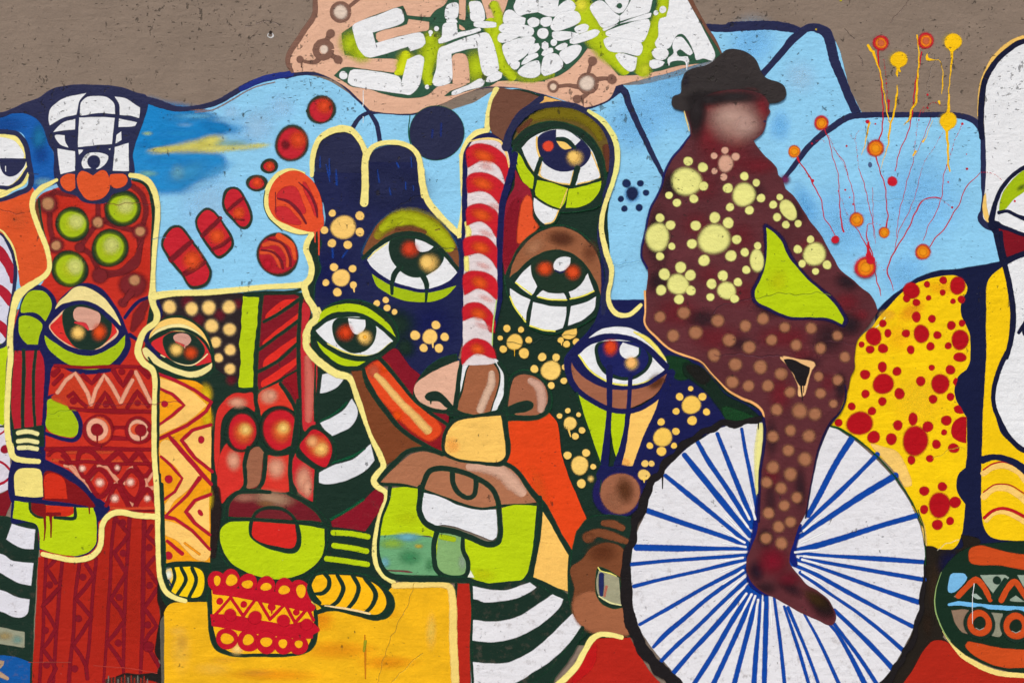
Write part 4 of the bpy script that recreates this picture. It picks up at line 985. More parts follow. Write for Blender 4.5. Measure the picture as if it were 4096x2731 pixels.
fr('F'); L(CR, 50, "962,120,56 960,240,56 955,325,64"); L(CR, 50, "1412,60,50 1420,170,52 1460,300,50 1560,430,50 1650,520,50 1720,585,40")
L(CR, 20, "1725,-60,22 1745,200,20 1735,400,20 1715,540,34 1708,600,18")
fr('B'); L(CR, 40, "2010,725,55 1962,850,45 1940,1000,45 1935,1045,50 1860,1062,46 1780,1140,44 1740,1230,36 1732,1400,24 1740,1568,22")
fr('F')
# thumb bud
bud = sub(hand, 'orange_bud', 'orange bud with red petals and drips, edged in cream')
F(CR, "152,330 170,200 250,90 370,48 480,80! 560,560! 450,575 300,530 195,440", soft=4); L(DG, 6, "160,230 150,330 190,440 300,545", soft=3)
F((228, 78, 38), "192,330 210,200 280,110 400,66 500,110 570,190 610,300 622,400 632,500 595,550 500,552 350,500 240,440", soft=4)
for s in ("262,270 320,205 400,205 450,300 482,400 440,405 350,320 270,290", "250,370 330,365 400,430 445,492 330,475 260,430", "470,160 530,250 575,370 570,430 530,330 480,230"): F((200, 40, 46), s, soft=14)
for s in ("262,290,10 350,315,20 430,390,22 490,490,14", "430,160,6 520,250,16 570,370,18 580,440,10", "245,240,6 250,400,6"): L((116, 28, 44), 16, s, soft=7, a=.9)
L((228, 74, 44), 12, "592,530,16 592,738,10", soft=2); L((228, 74, 44), 10, "563,545,14 562,638,8", soft=2)
FLC = (250, 204, 112)
for s in ("788,520,96,92 700,407,28 920,428,35 920,558,34 823,660,33 697,647,33 637,543,30", "770,923,68 713,838,32 862,850,30 868,980,28 740,1038,34 648,962,27", "1055,1127,26 1127,1100,25 1138,1163,27 1197,1195,23", "1480,1393,58 1528,1300,34 1598,1395,33 1552,1485,34 1430,1483,32 1362,1382,38"): flower(hand, s, FLC)
L(FLC, 10, "870,1000,18 875,1035,8", soft=2); L(FLC, 10, "1500,1430,20 1503,1478,10", soft=2)
# eye one
e1 = sub(hand, 'eye', 'wide eye with brown and olive lid at the left of the striped nose')
F((24, 60, 100), "935,730 990,590 1080,465 1180,400 1300,378 1440,400 1560,470 1680,610 1715,740 1715,850! 1500,700 1000,760", soft=10)
F((126, 76, 44), "950,735 1000,600 1080,480 1180,412 1290,390 1430,412 1550,480 1650,600 1702,700 1708,840! 1620,720 1500,640 1380,580 1240,570 1120,610 1030,680 960,740", soft=8)
L((160, 150, 22), 110, "1060,590,50 1130,510,80 1230,455,110 1360,450,120 1500,520,120 1620,650,80", soft=110, a=.7); L((172, 180, 12), 70, "1100,530,50 1200,460,80 1320,450,90 1450,500,90 1560,580,90 1640,680,70", soft=60); G((180, 190, 16), 1250, 480, 120, 60); L((120, 68, 40), 40, "1220,545,50 1340,535,50 1440,560,30", soft=30, a=.8)
F(W, "978,780! 1060,690 1160,630 1280,590 1400,600 1500,660 1600,760 1696,882! 1640,940 1540,990 1420,1012 1280,1000 1130,925 1020,840")
F(DG, "1155,640 1180,610 1280,570 1420,600 1540,665 1590,740 1572,810 1490,882 1400,917 1300,902 1220,842 1165,750", soft=5)
F(W, "1362,612! 1440,640 1508,675! 1470,705 1400,712 1368,680")
G((214, 66, 34), 1320, 695, 95, 90); D((214, 66, 34), 1315, 690, 38, soft=.6); G(PEF, 1475, 805, 100); D(PEF, 1455, 795, 46, soft=.4)
L(DG, 42, "1240,835,46 1192,905,42 1175,1040,24 1182,1060,18"); L(DG, 42, "1410,890,40 1450,960,42 1455,1040,26 1448,1110,16")
L(DG, 34, "945,765,26 1050,675,34 1150,610,40 1260,575,44 1400,585,44 1520,655,36 1700,850,26")
F(LI2, "1018,890! 1080,935 1170,975 1300,1015 1430,1042 1570,1022 1690,985! 1620,1060 1500,1110 1380,1115 1250,1095 1140,1045 1060,990", soft=4)
L(NB, 26, "960,800,20 1040,880,30 1150,955,32 1280,1000,28 1430,1028,26 1600,990,28 1700,900,24", soft=4)
L(DG, 24, "1175,960,34 1178,1050,22"); L(DG, 24, "1455,1030,26 1448,1112,16"); L((250, 236, 130), 8, "985,770,6 1060,700,8 1140,645,7", soft=4)
# eye two
e2 = sub(hand, 'eye', 'eye with lime lids on the left cheek, above the red tube')
F(DG, "500,1360 560,1280 640,1170 740,1115 900,1100 1030,1140 1160,1230 1225,1350 1230,1420! 1180,1480 1080,1580 950,1660 820,1660 640,1560 540,1440", soft=10)
F(CR, "470,1420 480,1330 560,1270 600,1200 560,1160 600,1160! 620,1230 560,1320 520,1400 520,1440", soft=4)
F(LI, "588,1282! 590,1240 640,1180 730,1142 850,1132 960,1155 1060,1215 1150,1295 1208,1395! 1130,1335 1000,1245 900,1205 780,1205 680,1235", soft=4)
F(W, "568,1345! 650,1280 730,1250 850,1235 950,1242 1080,1320 1188,1432! 1100,1500 1040,1540 930,1545 800,1510 680,1450 600,1385")
L((250, 236, 120), 8, "660,1450,8 800,1515,9 930,1542,9 1040,1535,8 1170,1440,8", soft=4)
F(DG, "703,1290 740,1250 880,1240 1020,1260 1050,1330 1030,1430 970,1500 880,1522 790,1490 730,1430 705,1350", soft=5)
F(W, "828,1245! 960,1260! 965,1310 920,1368 880,1372 845,1330")
G((216, 64, 20), 805, 1360, 90, 90); D((216, 64, 20), 805, 1360, 34, soft=.6); G(PEF, 960, 1400, 80, 75); D(PEF, 950, 1395, 38, soft=.4); G((255, 190, 60), 960, 1395, 26)
L(DG, 30, "505,1365,30 600,1290,34 700,1222,32 800,1208,30 900,1215,30 1010,1262,32 1130,1352,30 1210,1425,34")
fr('J')
F(LI, "548,110! 600,150 680,210 780,265 900,290 965,290! 880,330 780,320 680,270 600,200", soft=4)
L(DG, 36, "540,60,34 570,170,44 640,260,50 760,345,56 900,350,46 1000,310,44 1090,270,50 1170,190,44 1215,110,26"); L(DG, 34, "548,70,26 650,165,32 780,235,32 930,265,34 1060,240,32 1180,150,30")
# profile outline
use(cream)
fr('F'); L(CR, 48, "535,580,44 500,640,46 490,700,46 515,770,46 535,850,44 520,930,50 480,980,52 500,1080,50 550,1160,52 572,1240,52 520,1300,50 495,1380,48 490,1460,46")
fr('J'); L(CR, 45, "490,100,46 492,170,50 560,260,60 650,335,58 740,390,58 830,415,50 870,480,45 900,580,45 960,740,44 1020,900,44 1090,1060,44 1108,1130,42 1060,1185,46 1030,1240,46 1062,1292,44 1125,1332,38 1132,1400,40 1100,1480,44 1075,1568,44 1050,1700,44 1038,1800,42 1055,1910,42 1115,2000,42 1190,2055,34", soft=7)
# brown side and arms
ch = sub(hand, 'brown_cheek', 'brown cheek panel beside the cream outline')
F((122, 64, 34), "850,372! 940,365! 960,480 1050,620 1200,800 1330,900 1415,962! 1300,1010 1180,1080 1135,1115! 1100,1010 1020,870 950,650 900,500", soft=5)
ar = sub(hand, 'red_tube', 'glossy orange-red tube running down to the chin')
F((132, 14, 34), "1090,262! 1200,188 1260,250 1330,340 1402,400! 1360,470 1345,570! 1240,450 1150,340", soft=5)
F((140, 18, 30), "950,362 1060,282 1110,300 1340,570 1480,690 1620,790! 1625,850 1600,900 1598,1012! 1400,930 1250,850 1100,650 1000,500", soft=5)
F((226, 72, 28), "965,385 1010,330 1080,300 1140,350 1300,560 1420,660 1540,790 1560,840 1535,880 1480,912 1350,840 1200,700 1060,540 990,430", soft=30)
G((200, 90, 60), 1030, 370, 80); L((240, 190, 110), 44, "1050,400,34 1120,470,44 1220,590,46 1350,720,50 1465,842,56", soft=26); G((234, 76, 10), 1120, 340, 60); G((236, 80, 10), 1220, 720, 60, 60)
F((132, 14, 34), "1470,700 1560,705 1630,700! 1625,790! 1560,760", soft=6)
L(DG, 28, "1080,265,34 1200,405,30 1350,590,28 1480,700,26 1620,795,26"); L(DG, 34, "950,355,26 965,420,36 1020,530,40 1100,650,40 1250,830,36 1400,935,34 1570,1030,36")
# lips
lp = sub(hand, 'mouth', 'tan upper lip, white teeth and dark outlined inner mouth')
F((228, 72, 24), "2095,760! 2352,760! 2352,1420! 2200,1200 2060,1090 2095,1000", soft=3)
F(TAN, "1090,1250! 1200,1140 1320,1040 1420,1010 1560,1040 1750,1092 2070,1108 2160,1180 2280,1310 2352,1410! 2200,1432 2000,1465 1800,1440 1600,1372 1400,1310 1200,1262", soft=5)
L((222, 176, 152), 70, "1790,1130,50 1920,1130,80 2060,1180,90 2150,1270,90 2220,1340,60", soft=50, a=.9)
L(DG, 30, "1075,1235,30 1120,1180,36 1200,1100,40 1300,1010,34 1440,985,32 1580,1030,36")
L(DG, 26, "1115,1270,20 1240,1275,22 1400,1310,22 1600,1382,24 1800,1452,22 1900,1466,22 2100,1440,20 2352,1435,20")
fr('M')
F(LI, "1085,395! 1095,260 1150,110 1170,8! 1260,0 1385,12! 1385,150 1440,290 1540,340 1760,410 1990,470 2060,400 2055,170! 2150,142 2352,152! 2340,400 2290,650 2210,750 2050,772 1850,745 1790,690! 1500,560! 1500,400 1300,395", soft=3)
G((214, 214, 10), 1900, 700, 160, 80, a=.5); G((204, 214, 10), 1300, 250, 160, 90, a=.4)
F((228, 230, 236), "1415,40! 1550,72 1700,142 1850,180 2008,178! 2012,400 1985,420 1850,372 1700,320 1600,300 1510,300 1430,240 1410,140", soft=3)
F((240, 240, 225), "1785,720! 1800,655! 1835,720!")
tq = sub(hand, 'teal_patch', 'unfinished teal patch of underpaint in the lime jaw', 'brush')
F((104, 164, 116), "1075,390! 1250,382 1400,392 1520,410! 1500,540 1545,705! 1300,695 1190,690 1110,640 1075,520", soft=6)
G((110, 176, 190), 1300, 400, 160, 50); G((150, 190, 60), 1180, 450, 140, 60, a=.7); G((60, 140, 90), 1320, 560, 130, 90, a=.7); G((120, 180, 200), 1120, 600, 60, 60, a=.7); G((60, 130, 80), 1480, 620, 60, 80, a=.5); G((200, 180, 60), 1390, 470, 50, 26, a=.8)
L((120, 50, 60), 10, "1130,665,8 1300,672,14 1340,680,6", soft=6, a=.8)
F((130, 172, 110), "1555,345! 1640,370 1740,400! 1725,500 1770,620 1760,690 1640,700 1560,680 1535,600 1545,450", soft=6); L(LI2, 40, "1570,395,40 1670,415,40", soft=8); G((160, 180, 160), 1740, 600, 50, 100, a=.6)
use(lp)
L(DG, 40, "1545,330,40 1515,440,40 1512,560,38 1530,650,40 1580,700,36 1700,722,34 1770,700,34 1785,600,36 1745,500,34 1745,400,30")
fr('J')
L(DG, 40, "1400,1400,42 1425,1270,40 1480,1165,42 1560,1142,42 1720,1168,40 1880,1235,40 1980,1310,42 2025,1410,40 2028,1450,42")
fr('M'); L(DG, 40, "1400,100,40 1395,180,44 1440,280,46 1530,330,50 1650,350,50 1800,400,46 1940,455,46 2020,440,46 2045,370,40 2035,250,34 2030,140,40")
L(DG, 30, "1402,0,42 1400,110,40")
fr('J'); L(DG, 38, "1660,1180,40 1665,1260,40 1700,1330,38 1780,1378,36 1830,1360,36 1848,1290,38 1848,1215,38")
fr('M'); L(DG, 40, "1160,0,30 1145,110,24 1100,230,20 1078,350,20 1065,500,22 1090,620,34 1150,700,44 1280,725,50 1450,730,46 1600,728,50 1740,735,46 1880,775,46 2050,805,44 2180,785,44 2270,710,44 2305,580,40 2330,400,36 2352,150,36")
L((10, 110, 60), 12, "1850,785 2050,820 2180,810 2270,750", soft=8)
# stripes lower
fr('N')
bs = sub(hand, 'striped_collar', 'green and white curved stripes under the chin', 'white')
F(DG, "-145,780! 300,740! 500,790 620,860 740,1110 800,1150! 560,1400 400,2460! -145,2460!", soft=4)
for s in ("-138,790! -60,810 20,822 150,820 240,790 318,760! 368,800! 250,870 100,905 -50,915 -90,895 -138,888!", "-145,1060! 0,1075 200,1045 350,960 505,855! 592,872! 550,960 420,1080 250,1180 50,1232 -145,1220!", "-148,1395! 0,1410 150,1398 350,1300 500,1170 600,1070 665,1005! 732,1105! 650,1220 500,1370 350,1470 200,1560 -40,1620 -148,1640!"): F((226, 226, 232), s, soft=7)
F((226, 226, 232), "-148,1850! 100,1850 300,1740 520,1600! 560,1640! 400,1850 150,2000 -148,2060!", soft=7)
rbar = sub(hand, 'red_post', 'narrow red post between the yellow block and the striped collar')
fr('M'); F((178, 36, 22), "1700,768! 1795,770! 1812,1000 1800,1250 1815,2460! 1715,2460! 1690,1200 1692,900", soft=3); L(DG, 14, "1690,775,24 1684,1000,10 1690,1300,8 1705,2440,10"); L(DG, 20, "1808,770,26 1818,1000,14 1808,1250,20 1822,1568,18 1830,2440")
ob = part('cream_corner', 'cream band framing the top right corner of the yellow block')
L((244, 214, 120), 56, "1195,785,44 1400,778,44 1580,778,46 1640,800,50 1662,900,54 1665,1100,60 1670,1300,60 1685,1600,60 1690,2440,60", soft=10)
use(lp); L(DG, 40, "1240,732,40 1400,735,44 1600,735,46 1740,740,44", soft=4)
fr('N')
pp_ = sub(hand, 'peach_panel', 'peach neck panel beside the long orange stripe')
F((248, 196, 100), "428,180! 470,220 520,320 580,450 640,555! 625,832! 480,780 342,716! 370,600 398,400 412,250", soft=4)
fr('K')
og = sub(hand, 'orange_stripe', 'long orange stripe down the right side of the mouth')
F((226, 68, 20), "140,758! 280,768 400,745 470,700! 530,770 555,900 575,1050 640,1240 700,1380 785,1588! 730,1700 660,1805! 590,1700 520,1560 430,1440 320,1300 200,1130 110,1090! 150,1000 150,880", soft=4)
G((236, 90, 30), 400, 1300, 90, 300, a=.6, rot=-20)
use(lp)
fr('K'); L(DG, 40, "100,1095,36 200,1150,34 320,1310,40 430,1450,60 490,1550,44 560,1680,40 650,1830,44")
fr('N'); L(DG, 34, "400,80,30 405,200,34 385,400,36 345,600,40 330,720,34"); L(DG, 44, "325,735,44 420,770,40 520,830,60 620,880,50"); L(DG, 30, "645,540,30 632,700,24 640,860,34")
# cheeks: peach chin and nose
ns = sub(hand, 'nose', 'bulbous nose tip with white rim and two nostrils')
fr('J')
F(DG, "1390,430! 1450,350 1560,270 1690,230! 1700,300 1700,620 1640,690 1480,680 1370,620 1350,540", soft=6)
F((226, 176, 150), "1362,480 1400,440 1440,415 1560,345 1712,285! 1705,500 1690,640! 1600,672 1480,652 1400,610 1360,545", soft=5)
F(W, "1718,590! 1745,320 1770,280 1830,240 1900,228 1960,242 2040,300 2090,400 2097,500 2065,640 2010,710 1965,712! 1940,600 1730,560", soft=4)
F(DG, "1700,660 1735,500 1785,330 1840,275 1920,268 2000,300 2040,380 2035,480 1985,640 1960,722! 1800,720", soft=4)
F((158, 96, 64), "1697,660 1735,560 1790,340 1830,295 1920,287 1995,320 2030,400 2022,480 1975,640 1950,715! 1880,722 1760,700", soft=5)
L((224, 186, 160), 50, "1975,380,36 1970,470,50 1930,560,50 1880,680,50", soft=34, a=.9)
L(DG, 34, "1735,270,24 1715,400,34 1700,520,36 1680,680,40"); L(DG, 50, "1640,690,70 1740,725,60 1860,745,50 1980,725,50 2060,670,60 2095,560,30")
F(DG, "1438,570 1465,538 1540,530 1600,570 1640,620 1670,660 1610,655 1560,610 1500,605 1458,600", soft=4); L(DG, 10, "1487,600,16 1487,628,8", soft=2)
L(DG, 28, "1380,620,20 1480,672,26 1560,690,28 1650,690,30")
fr('K')
F(DG, "60,760 100,650 150,450 200,380 300,360 420,430 490,560 470,700 380,750 200,760", soft=10)
F((160, 98, 70), "145,650! 170,500 200,420 260,395 350,412 430,475 460,560 442,650 380,712 280,718 200,712", soft=5)
L((216, 170, 150), 60, "320,440,40 390,490,60 415,590,60 405,680,44", soft=40, a=.9)
F(DG, "135,665 180,635 240,612 300,605 345,625 342,662 290,688 200,705 150,720", soft=5)
L(DG, 40, "60,745,60 160,740,44 290,742,40 400,728,34 470,670,20"); L(DG, 40, "70,300,26 120,380,30 132,480,40 125,580,44 90,660,50 60,740,50")
fr('J')
cn = sub(hand, 'chin_block', 'peach rounded block under the nose')
F(DG, "1590,860 1680,740 1850,715 2070,690 2110,850 2120,1020 2060,1120 1850,1105 1700,1085 1590,1030", soft=4)
F((250, 200, 100), "1628,850 1700,770 1850,742 2045,722! 2065,850 2080,950 2075,1050 2020,1090 1850,1082 1700,1060 1608,1010 1605,950", soft=5)
G((250, 176, 80), 1660, 960, 80, 90, a=.5)
# candy nose
cd = sub(hand, 'striped_nose_bridge', 'red and white candy-striped bridge of the nose')
fr('F')
F(NB, "1735,600! 1745,0 1755,-80 1800,-160 1880,-220 1980,-230 2080,-190 2150,-70 2165,50 2130,180 2080,340 2060,600 2055,1100! 2000,1350! 1740,1500!", soft=5)
F((226, 214, 216), "1780,-60! 1785,-100 1830,-170 1920,-190 2030,-160 2090,-100 2115,0 2110,90 2085,200 2050,310 2020,430 2010,600 2018,800 2015,1100! 1995,1250 1975,1400 1985,1568! 2000,1600 1740,1620! 1745,1400 1750,1000 1765,600 1780,400", soft=4)
L((246, 236, 130), 14, "1765,480,16 1790,560,40 1770,700,10", soft=16); L((246, 236, 130), 30, "1770,760,30 1775,860,30", soft=20)
for i, s in enumerate(("1780,-100 1850,-142 1950,-136 2050,-80 2110,20 2090,172! 2040,50 1960,-12 1880,-12 1783,42!", "1783,120 1850,85 1950,95 2040,150 2088,202! 2045,352! 1980,270 1900,230 1785,242!", "1780,368 1850,335 1940,345 2012,400 2012,602! 1960,520 1880,470 1775,502!", "1757,620 1830,590 1920,595 1990,650 2015,690 2015,852! 1960,770 1880,725 1757,747!", "1755,900 1830,870 1930,885 2000,930 2017,965 2012,1102! 1950,1040 1870,1005 1755,1057!", "1747,1160 1800,1125 1890,1130 1960,1190 1998,1270 1995,1360! 1960,1350 1920,1270 1860,1230 1747,1262!", "1735,1500 1780,1440 1840,1410 1930,1430 1990,1500 2008,1565! 1960,1560 1900,1530 1850,1525 1790,1560 1738,1615!")):
    F((200, 26, 40), s, soft=12)
    y = (-70, 150, 400, 660, 940, 1190, 1470)[i]
    G((232, 86, 26), 1910 - i * 8, y + 22, 130 - i * 8, 66, rot=22)
for x, y in ((1900, 30), (1980, 350), (1900, 560), (1880, 820), (1900, 1080), (1870, 1300)): G((236, 180, 176), x + 30, y + 8, 90, 36, a=.6, rot=20)
L(CR, 12, "2090,180,10 2030,60,12 1900,-20,3", soft=5, a=.6) if False else None
L((250, 216, 130), 14, "1800,-165,6 1920,-188,14 2040,-165,18 2090,-70,14 2112,40,8", soft=6)
L((180, 220, 120), 8, "2012,1100,6 1985,1300,8 1978,1460,6", soft=4)
# purple strips
# top right eye group
tp = sub(hand, 'finger_top', 'brown fingertip with olive eyelid at the upper right of the hand face')
fr('C')
F((112, 72, 56), "12,1060 -2,950 18,820 80,705! 250,735 425,785! 280,880 190,990 150,1100 130,1140 60,1095", soft=4)
F((240, 186, 100), "420,790! 440,775! 610,825! 500,838 370,862!", soft=5)
F((104, 84, 34), "190,1130 240,1020 340,930 450,882 570,870 700,897 820,960 920,1080 965,1200 972,1372! 915,1370 870,1240 780,1120 650,1030 500,990 380,1010 260,1090", soft=8)
L((124, 110, 10), 60, "330,950,40 450,915,70 580,910,80 720,940,70 830,1020,60 880,1110,40", soft=50, a=.9); L((110, 62, 40), 50, "240,1050,50 330,960,20", soft=30, a=.8); L((104, 54, 36), 60, "930,1180,50 945,1350,50", soft=30, a=.9)
e3 = sub(hand, 'eye', 'upper right eye with a navy iris, yellow glints and lime lower lid')
fr('C')
F(DG, "180,1200 260,1060 400,985 560,980 720,1030 830,1120 900,1250 930,1400! 950,1568! 870,1650 740,1690 600,1700 560,1700! 520,1780 440,1820 370,1780 325,1700 320,1560 240,1400 190,1300", soft=8)
F(W, "250,1190! 330,1110 480,1045 600,1045 740,1110 820,1220 882,1420! 680,1482 500,1470 380,1405 290,1310", soft=3)
F((28, 32, 74), "378,1120 430,1065 530,1042 640,1060 740,1130 805,1210 795,1270 740,1330 640,1370 560,1372 470,1335 400,1260 380,1180", soft=4)
F(W, "530,1040! 640,1062 722,1125! 680,1165! 630,1115 580,1095 528,1100!", soft=3); L(DG, 26, "540,1115,30 620,1130,34 680,1185,20"); F((250, 206, 110), "532,1132! 600,1142 652,1188! 600,1196 560,1172", soft=4)
L((250, 206, 110), 12, "375,1100 375,1180 400,1270", soft=5); L((250, 206, 110), 12, "410,1300,10 400,1410,16 500,1460,14 640,1480,14", soft=5); L((250, 206, 110), 12, "672,1375,14 645,1480,14", soft=5); L((250, 206, 110), 8, "300,1300 340,1370 370,1390", soft=5); L((250, 206, 110), 8, "810,1220 850,1320 880,1420 700,1475", soft=5)
D((222, 70, 44), 465, 1172, 42, soft=.2); G(PEF, 680, 1268, 85); D(PEF, 665, 1255, 40, soft=.4)
L(DG, 30, "235,1190,30 300,1330,28 360,1410,32 480,1465,26 620,1495,24 750,1485,20 890,1432,20"); L(DG, 40, "405,1270,32 370,1380,36 340,1480,34 330,1560,30"); L(DG, 44, "700,1350,46 665,1470,40 625,1568,26 600,1640,26")
L(DG, 50, "190,1150,40 280,1065,50 400,1015,54 540,1000,50 680,1050,50 800,1150,46 870,1270,40 905,1430,34")
F(LI, "205,1215! 245,1250 290,1340 352,1420! 340,1510! 290,1470 230,1340", soft=3)
fr('G')
F(LI, "362,230 380,145! 480,165 622,210! 600,310 560,370! 450,325 365,262", soft=3); F(LI, "630,215! 760,190 892,150! 870,240 790,325 700,362 605,362!", soft=3); F(LI, "210,10! 245,60 350,140! 340,212! 290,190 240,110", soft=3)
F(W, "352,285! 440,345 548,385! 500,480 440,492 375,430 350,370", soft=3); L((250, 206, 110), 8, "548,385 500,478 440,492", soft=4); L((250, 206, 110), 6, "560,365,8 620,215,6", soft=3)
# red panel
rp = sub(hand, 'red_panel', 'crimson and orange panel between nose and right-hand eyes')
F((146, 26, 46), "195,200 205,60! 250,150 320,220 345,480 392,512! 330,580 250,660 180,780 122,905! 100,700 108,500 140,300", soft=6)
F((150, 20, 40), "110,560 200,300 250,300 220,640 150,820! 110,800", soft=20, a=.6)
F((228, 84, 40), "258,330 300,268 330,300 340,440 392,515! 300,600 228,645 225,520 240,420", soft=12)
L(NB, 46, "200,-60,50 190,0,46 150,150,50 100,330,50 85,560,46 78,800,40 82,1000,34 75,1120,20")
# eye four (brown lid)
e4 = sub(hand, 'eye', 'round eye with a brown arched lid and two orange glints, right of the striped nose')
F(DG, "120,930 160,820 260,640 400,540 520,505 640,520 760,590 860,700 915,850 920,1020 870,1200 750,1290 600,1350 480,1370 320,1320 230,1220 160,1100 130,1020", soft=8)
F((152, 94, 62), "158,922! 190,800 280,660 400,560 520,520 620,532 720,582 830,700 890,850 905,1000 885,1065! 840,950 770,840 680,740 560,702 450,710 330,765 230,860", soft=6)
G((92, 48, 30), 570, 610, 150, 90, a=.9, rot=10); G((120, 66, 42), 800, 720, 90, 120, a=.6); G((186, 128, 92), 350, 680, 130, 90, a=.8, rot=-35)
F(DG, "160,930 230,860 330,768 450,712 560,702 680,742 780,842 850,960 880,1060! 830,1090 600,1100 300,1060", soft=4)
F(W, "200,960! 260,880 328,822! 340,910 375,990! 330,1060 280,1030", soft=3); F(W, "370,1070! 430,1020 520,1032 590,1050 612,1098! 480,1095", soft=3); F(W, "780,888! 830,1030! 750,1065 650,1090! 630,1035! 720,980", soft=3)
F(W, "160,1008! 240,1060 322,1100! 295,1180 285,1272! 200,1150 165,1070", soft=3); F(W, "345,1118! 480,1148 612,1155! 605,1240 580,1325! 490,1345 400,1330 318,1302!", soft=3); F(W, "650,1152! 760,1120 845,1075! 832,1170 760,1245 622,1305!", soft=3)
for s in ("205,962 270,1010 330,1058", "385,1075 480,1095 612,1100", "640,1092 740,1068 830,1030", "160,1070 200,1160 285,1275", "320,1305 420,1338 520,1348"): L((246, 236, 90), 10, s, soft=4)
F((28, 50, 36), "330,820 380,755 500,715 640,740 740,812 765,900 720,980 620,1035 500,1045 410,1010 350,930", soft=4)
F(W, "505,830 530,780 600,755 645,765! 635,820 590,865 530,870", soft=4); L(NB, 12, "520,860,8 560,880,12 600,870,8", soft=6)
G((220, 76, 30), 440, 850, 85, 80); D((220, 76, 30), 435, 850, 36, soft=.5); G((220, 76, 30), 662, 878, 80, 85); D((220, 76, 30), 662, 876, 36, soft=.5)
fr('G')
for s in ("135,1327,29 248,1337,24 82,1404,21 197,1435,62 310,1420,27 106,1492,29 272,1525,40",): flower(hand, s, (250, 204, 100))
L((240, 180, 30), 6, "196,1500,6 196,1550,3", soft=2)
sub(hand, 'dot_flower', None)
F((250, 204, 100), "575,1385! 600,1355 690,1330! 688,1380 640,1410 585,1400", soft=8); DD((250, 204, 100), "565,1420,24 612,1452,27 690,1435,29"); L((250, 204, 100), 10, "570,1430,16 572,1458,6", soft=2)
fr('K')
for s in ("487,362,76 417,255,33 528,258,30 355,350,31 590,445,26 490,482,27 595,335,22", "640,785,51 622,683,22 556,725,22 708,715,19 735,840,26 682,887,27", "717,1120,68,72 620,1040,31 768,1020,31 825,1130,23 730,1265,35"): flower(hand, s, (250, 208, 110))
G((240, 200, 110), 805, 1227, 36); L((250, 204, 100), 10, "628,830,16 645,890,8", soft=2)
# navy area and fourth eye
nv = sub(hand, 'navy_shoulder', 'navy and bottle green web right of the weeping eye')
F(NB, "600,270 660,180 740,100 840,-20 900,-160 960,-200! 1225,-200! 1235,0 1340,120 1480,220 1650,290 1760,400 1880,540 2050,630 2190,730 2160,780! 2000,800 1750,860 1600,950 1480,1080 1380,1180 1260,1290! 1200,1300 1150,1160 1350,560 1400,430 1000,690 750,600 640,450 600,350", soft=8)
fr('G'); F((22, 28, 78), "890,600 905,850 930,1080 960,1200 1100,1240 1230,1100! 1235,1180 1232,1300! 1330,1450! 1000,1500! 800,1400 850,1250 880,1150 890,1000", soft=10)
fr('K')
F((20, 60, 30), "1400,260 1500,260 1600,300 1580,420 1500,430 1440,360", soft=16, a=.85); F((18, 40, 28), "1560,310 1680,340 1780,440 1880,560 2050,650 2155,745! 2050,770 1900,740 1820,640 1700,500 1560,390", soft=20, a=.95)
F((22, 66, 34), "1860,660 2000,690 2100,740 2020,780 1900,760", soft=14, a=.9); F((30, 28, 26), "1570,330 1660,330 1760,430 1700,470 1600,390", soft=12, a=.8)
e5 = sub(hand, 'eye', 'weeping eye with navy iris above the lime and peach tears')
F(W, "790,102! 860,50 960,18 1080,18 1200,65 1320,160 1390,250 1417,312! 1320,205 1220,135 1080,78 960,70 880,82", soft=4); L((246, 232, 110), 14, "1150,55,10 1250,110,30 1340,200,30 1400,280,14", soft=10); L((10, 100, 50), 10, "800,110 880,90 960,78 1080,85 1200,140 1290,220", soft=6)
F(W, "705,235! 760,180 850,142 960,120 1150,140 1280,240 1392,355! 1300,430 1180,475 1050,480 930,450 820,380 750,305", soft=3)
L((246, 236, 100), 12, "710,240 800,360 900,430 1000,470 1180,475 1320,420", soft=5)
F(DG, "850,150 1000,130 1200,150 1295,250 1272,340 1200,405 1100,440 980,422 890,362 848,270", soft=4); F((24, 30, 92), "875,160 1000,135 1190,155 1262,250 1245,330 1180,385 1090,412 990,392 915,335 878,260", soft=8)
F(W, "1036,190 1060,140! 1190,180! 1190,222 1150,260 1080,265 1042,232", soft=4); L(DG, 10, "1195,180 1190,240 1150,270", soft=5)
G((226, 70, 30), 965, 178, 80, 90); D((226, 70, 30), 963, 175, 38, 44, soft=.5); G(PEF, 1132, 305, 72, 75); D((250, 190, 110), 1128, 300, 34, 38, soft=.4)
L(NB, 36, "690,225,36 800,130,46 900,95,44 1050,92,36 1180,130,36 1300,220,40 1410,330,44")
F((158, 98, 72), "655,272! 700,335 790,415 930,485 1090,512 1270,455 1412,388! 1350,520 1250,600 1100,662 950,650 800,572 700,480 655,380", soft=5); G((90, 46, 24), 1330, 450, 110, 80, a=.95, rot=-30)
L(NB, 32, "650,250,30 690,330,34 780,415,36 920,482,34 1080,502,30 1250,470,30 1400,375,30")
F(LI, "698,520! 800,602 928,680! 920,900 905,1050 888,1112! 820,930 750,720", soft=4); F(LI, "975,702! 1080,702! 1062,880 1040,1010 1020,1072! 990,990 970,850", soft=3)
F((250, 200, 104), "1130,690! 1280,620 1398,508! 1330,700 1240,900 1140,1160! 1095,1130 1052,1112! 1080,900", soft=4); G((244, 180, 90), 1080, 1100, 50)
L(NB, 34, "612,270,36 620,380,38 690,510,40 820,605,40 950,670,40 1080,690,36 1200,665,36 1320,590,36 1425,470,50 1450,380,60")
L(NB, 46, "955,340,52 955,500,44 952,700,40 940,850,46 925,1000,56 910,1150,66"); L(NB, 34, "1122,400,32 1112,600,32 1092,800,34 1060,980,50 1020,1110,60"); L(NB, 36, "1400,480,40 1340,680,34 1250,880,40 1190,1050,44 1150,1180,50")
L(DG, 18, "695,540,14 745,720,16 810,910,16 880,1110,14")
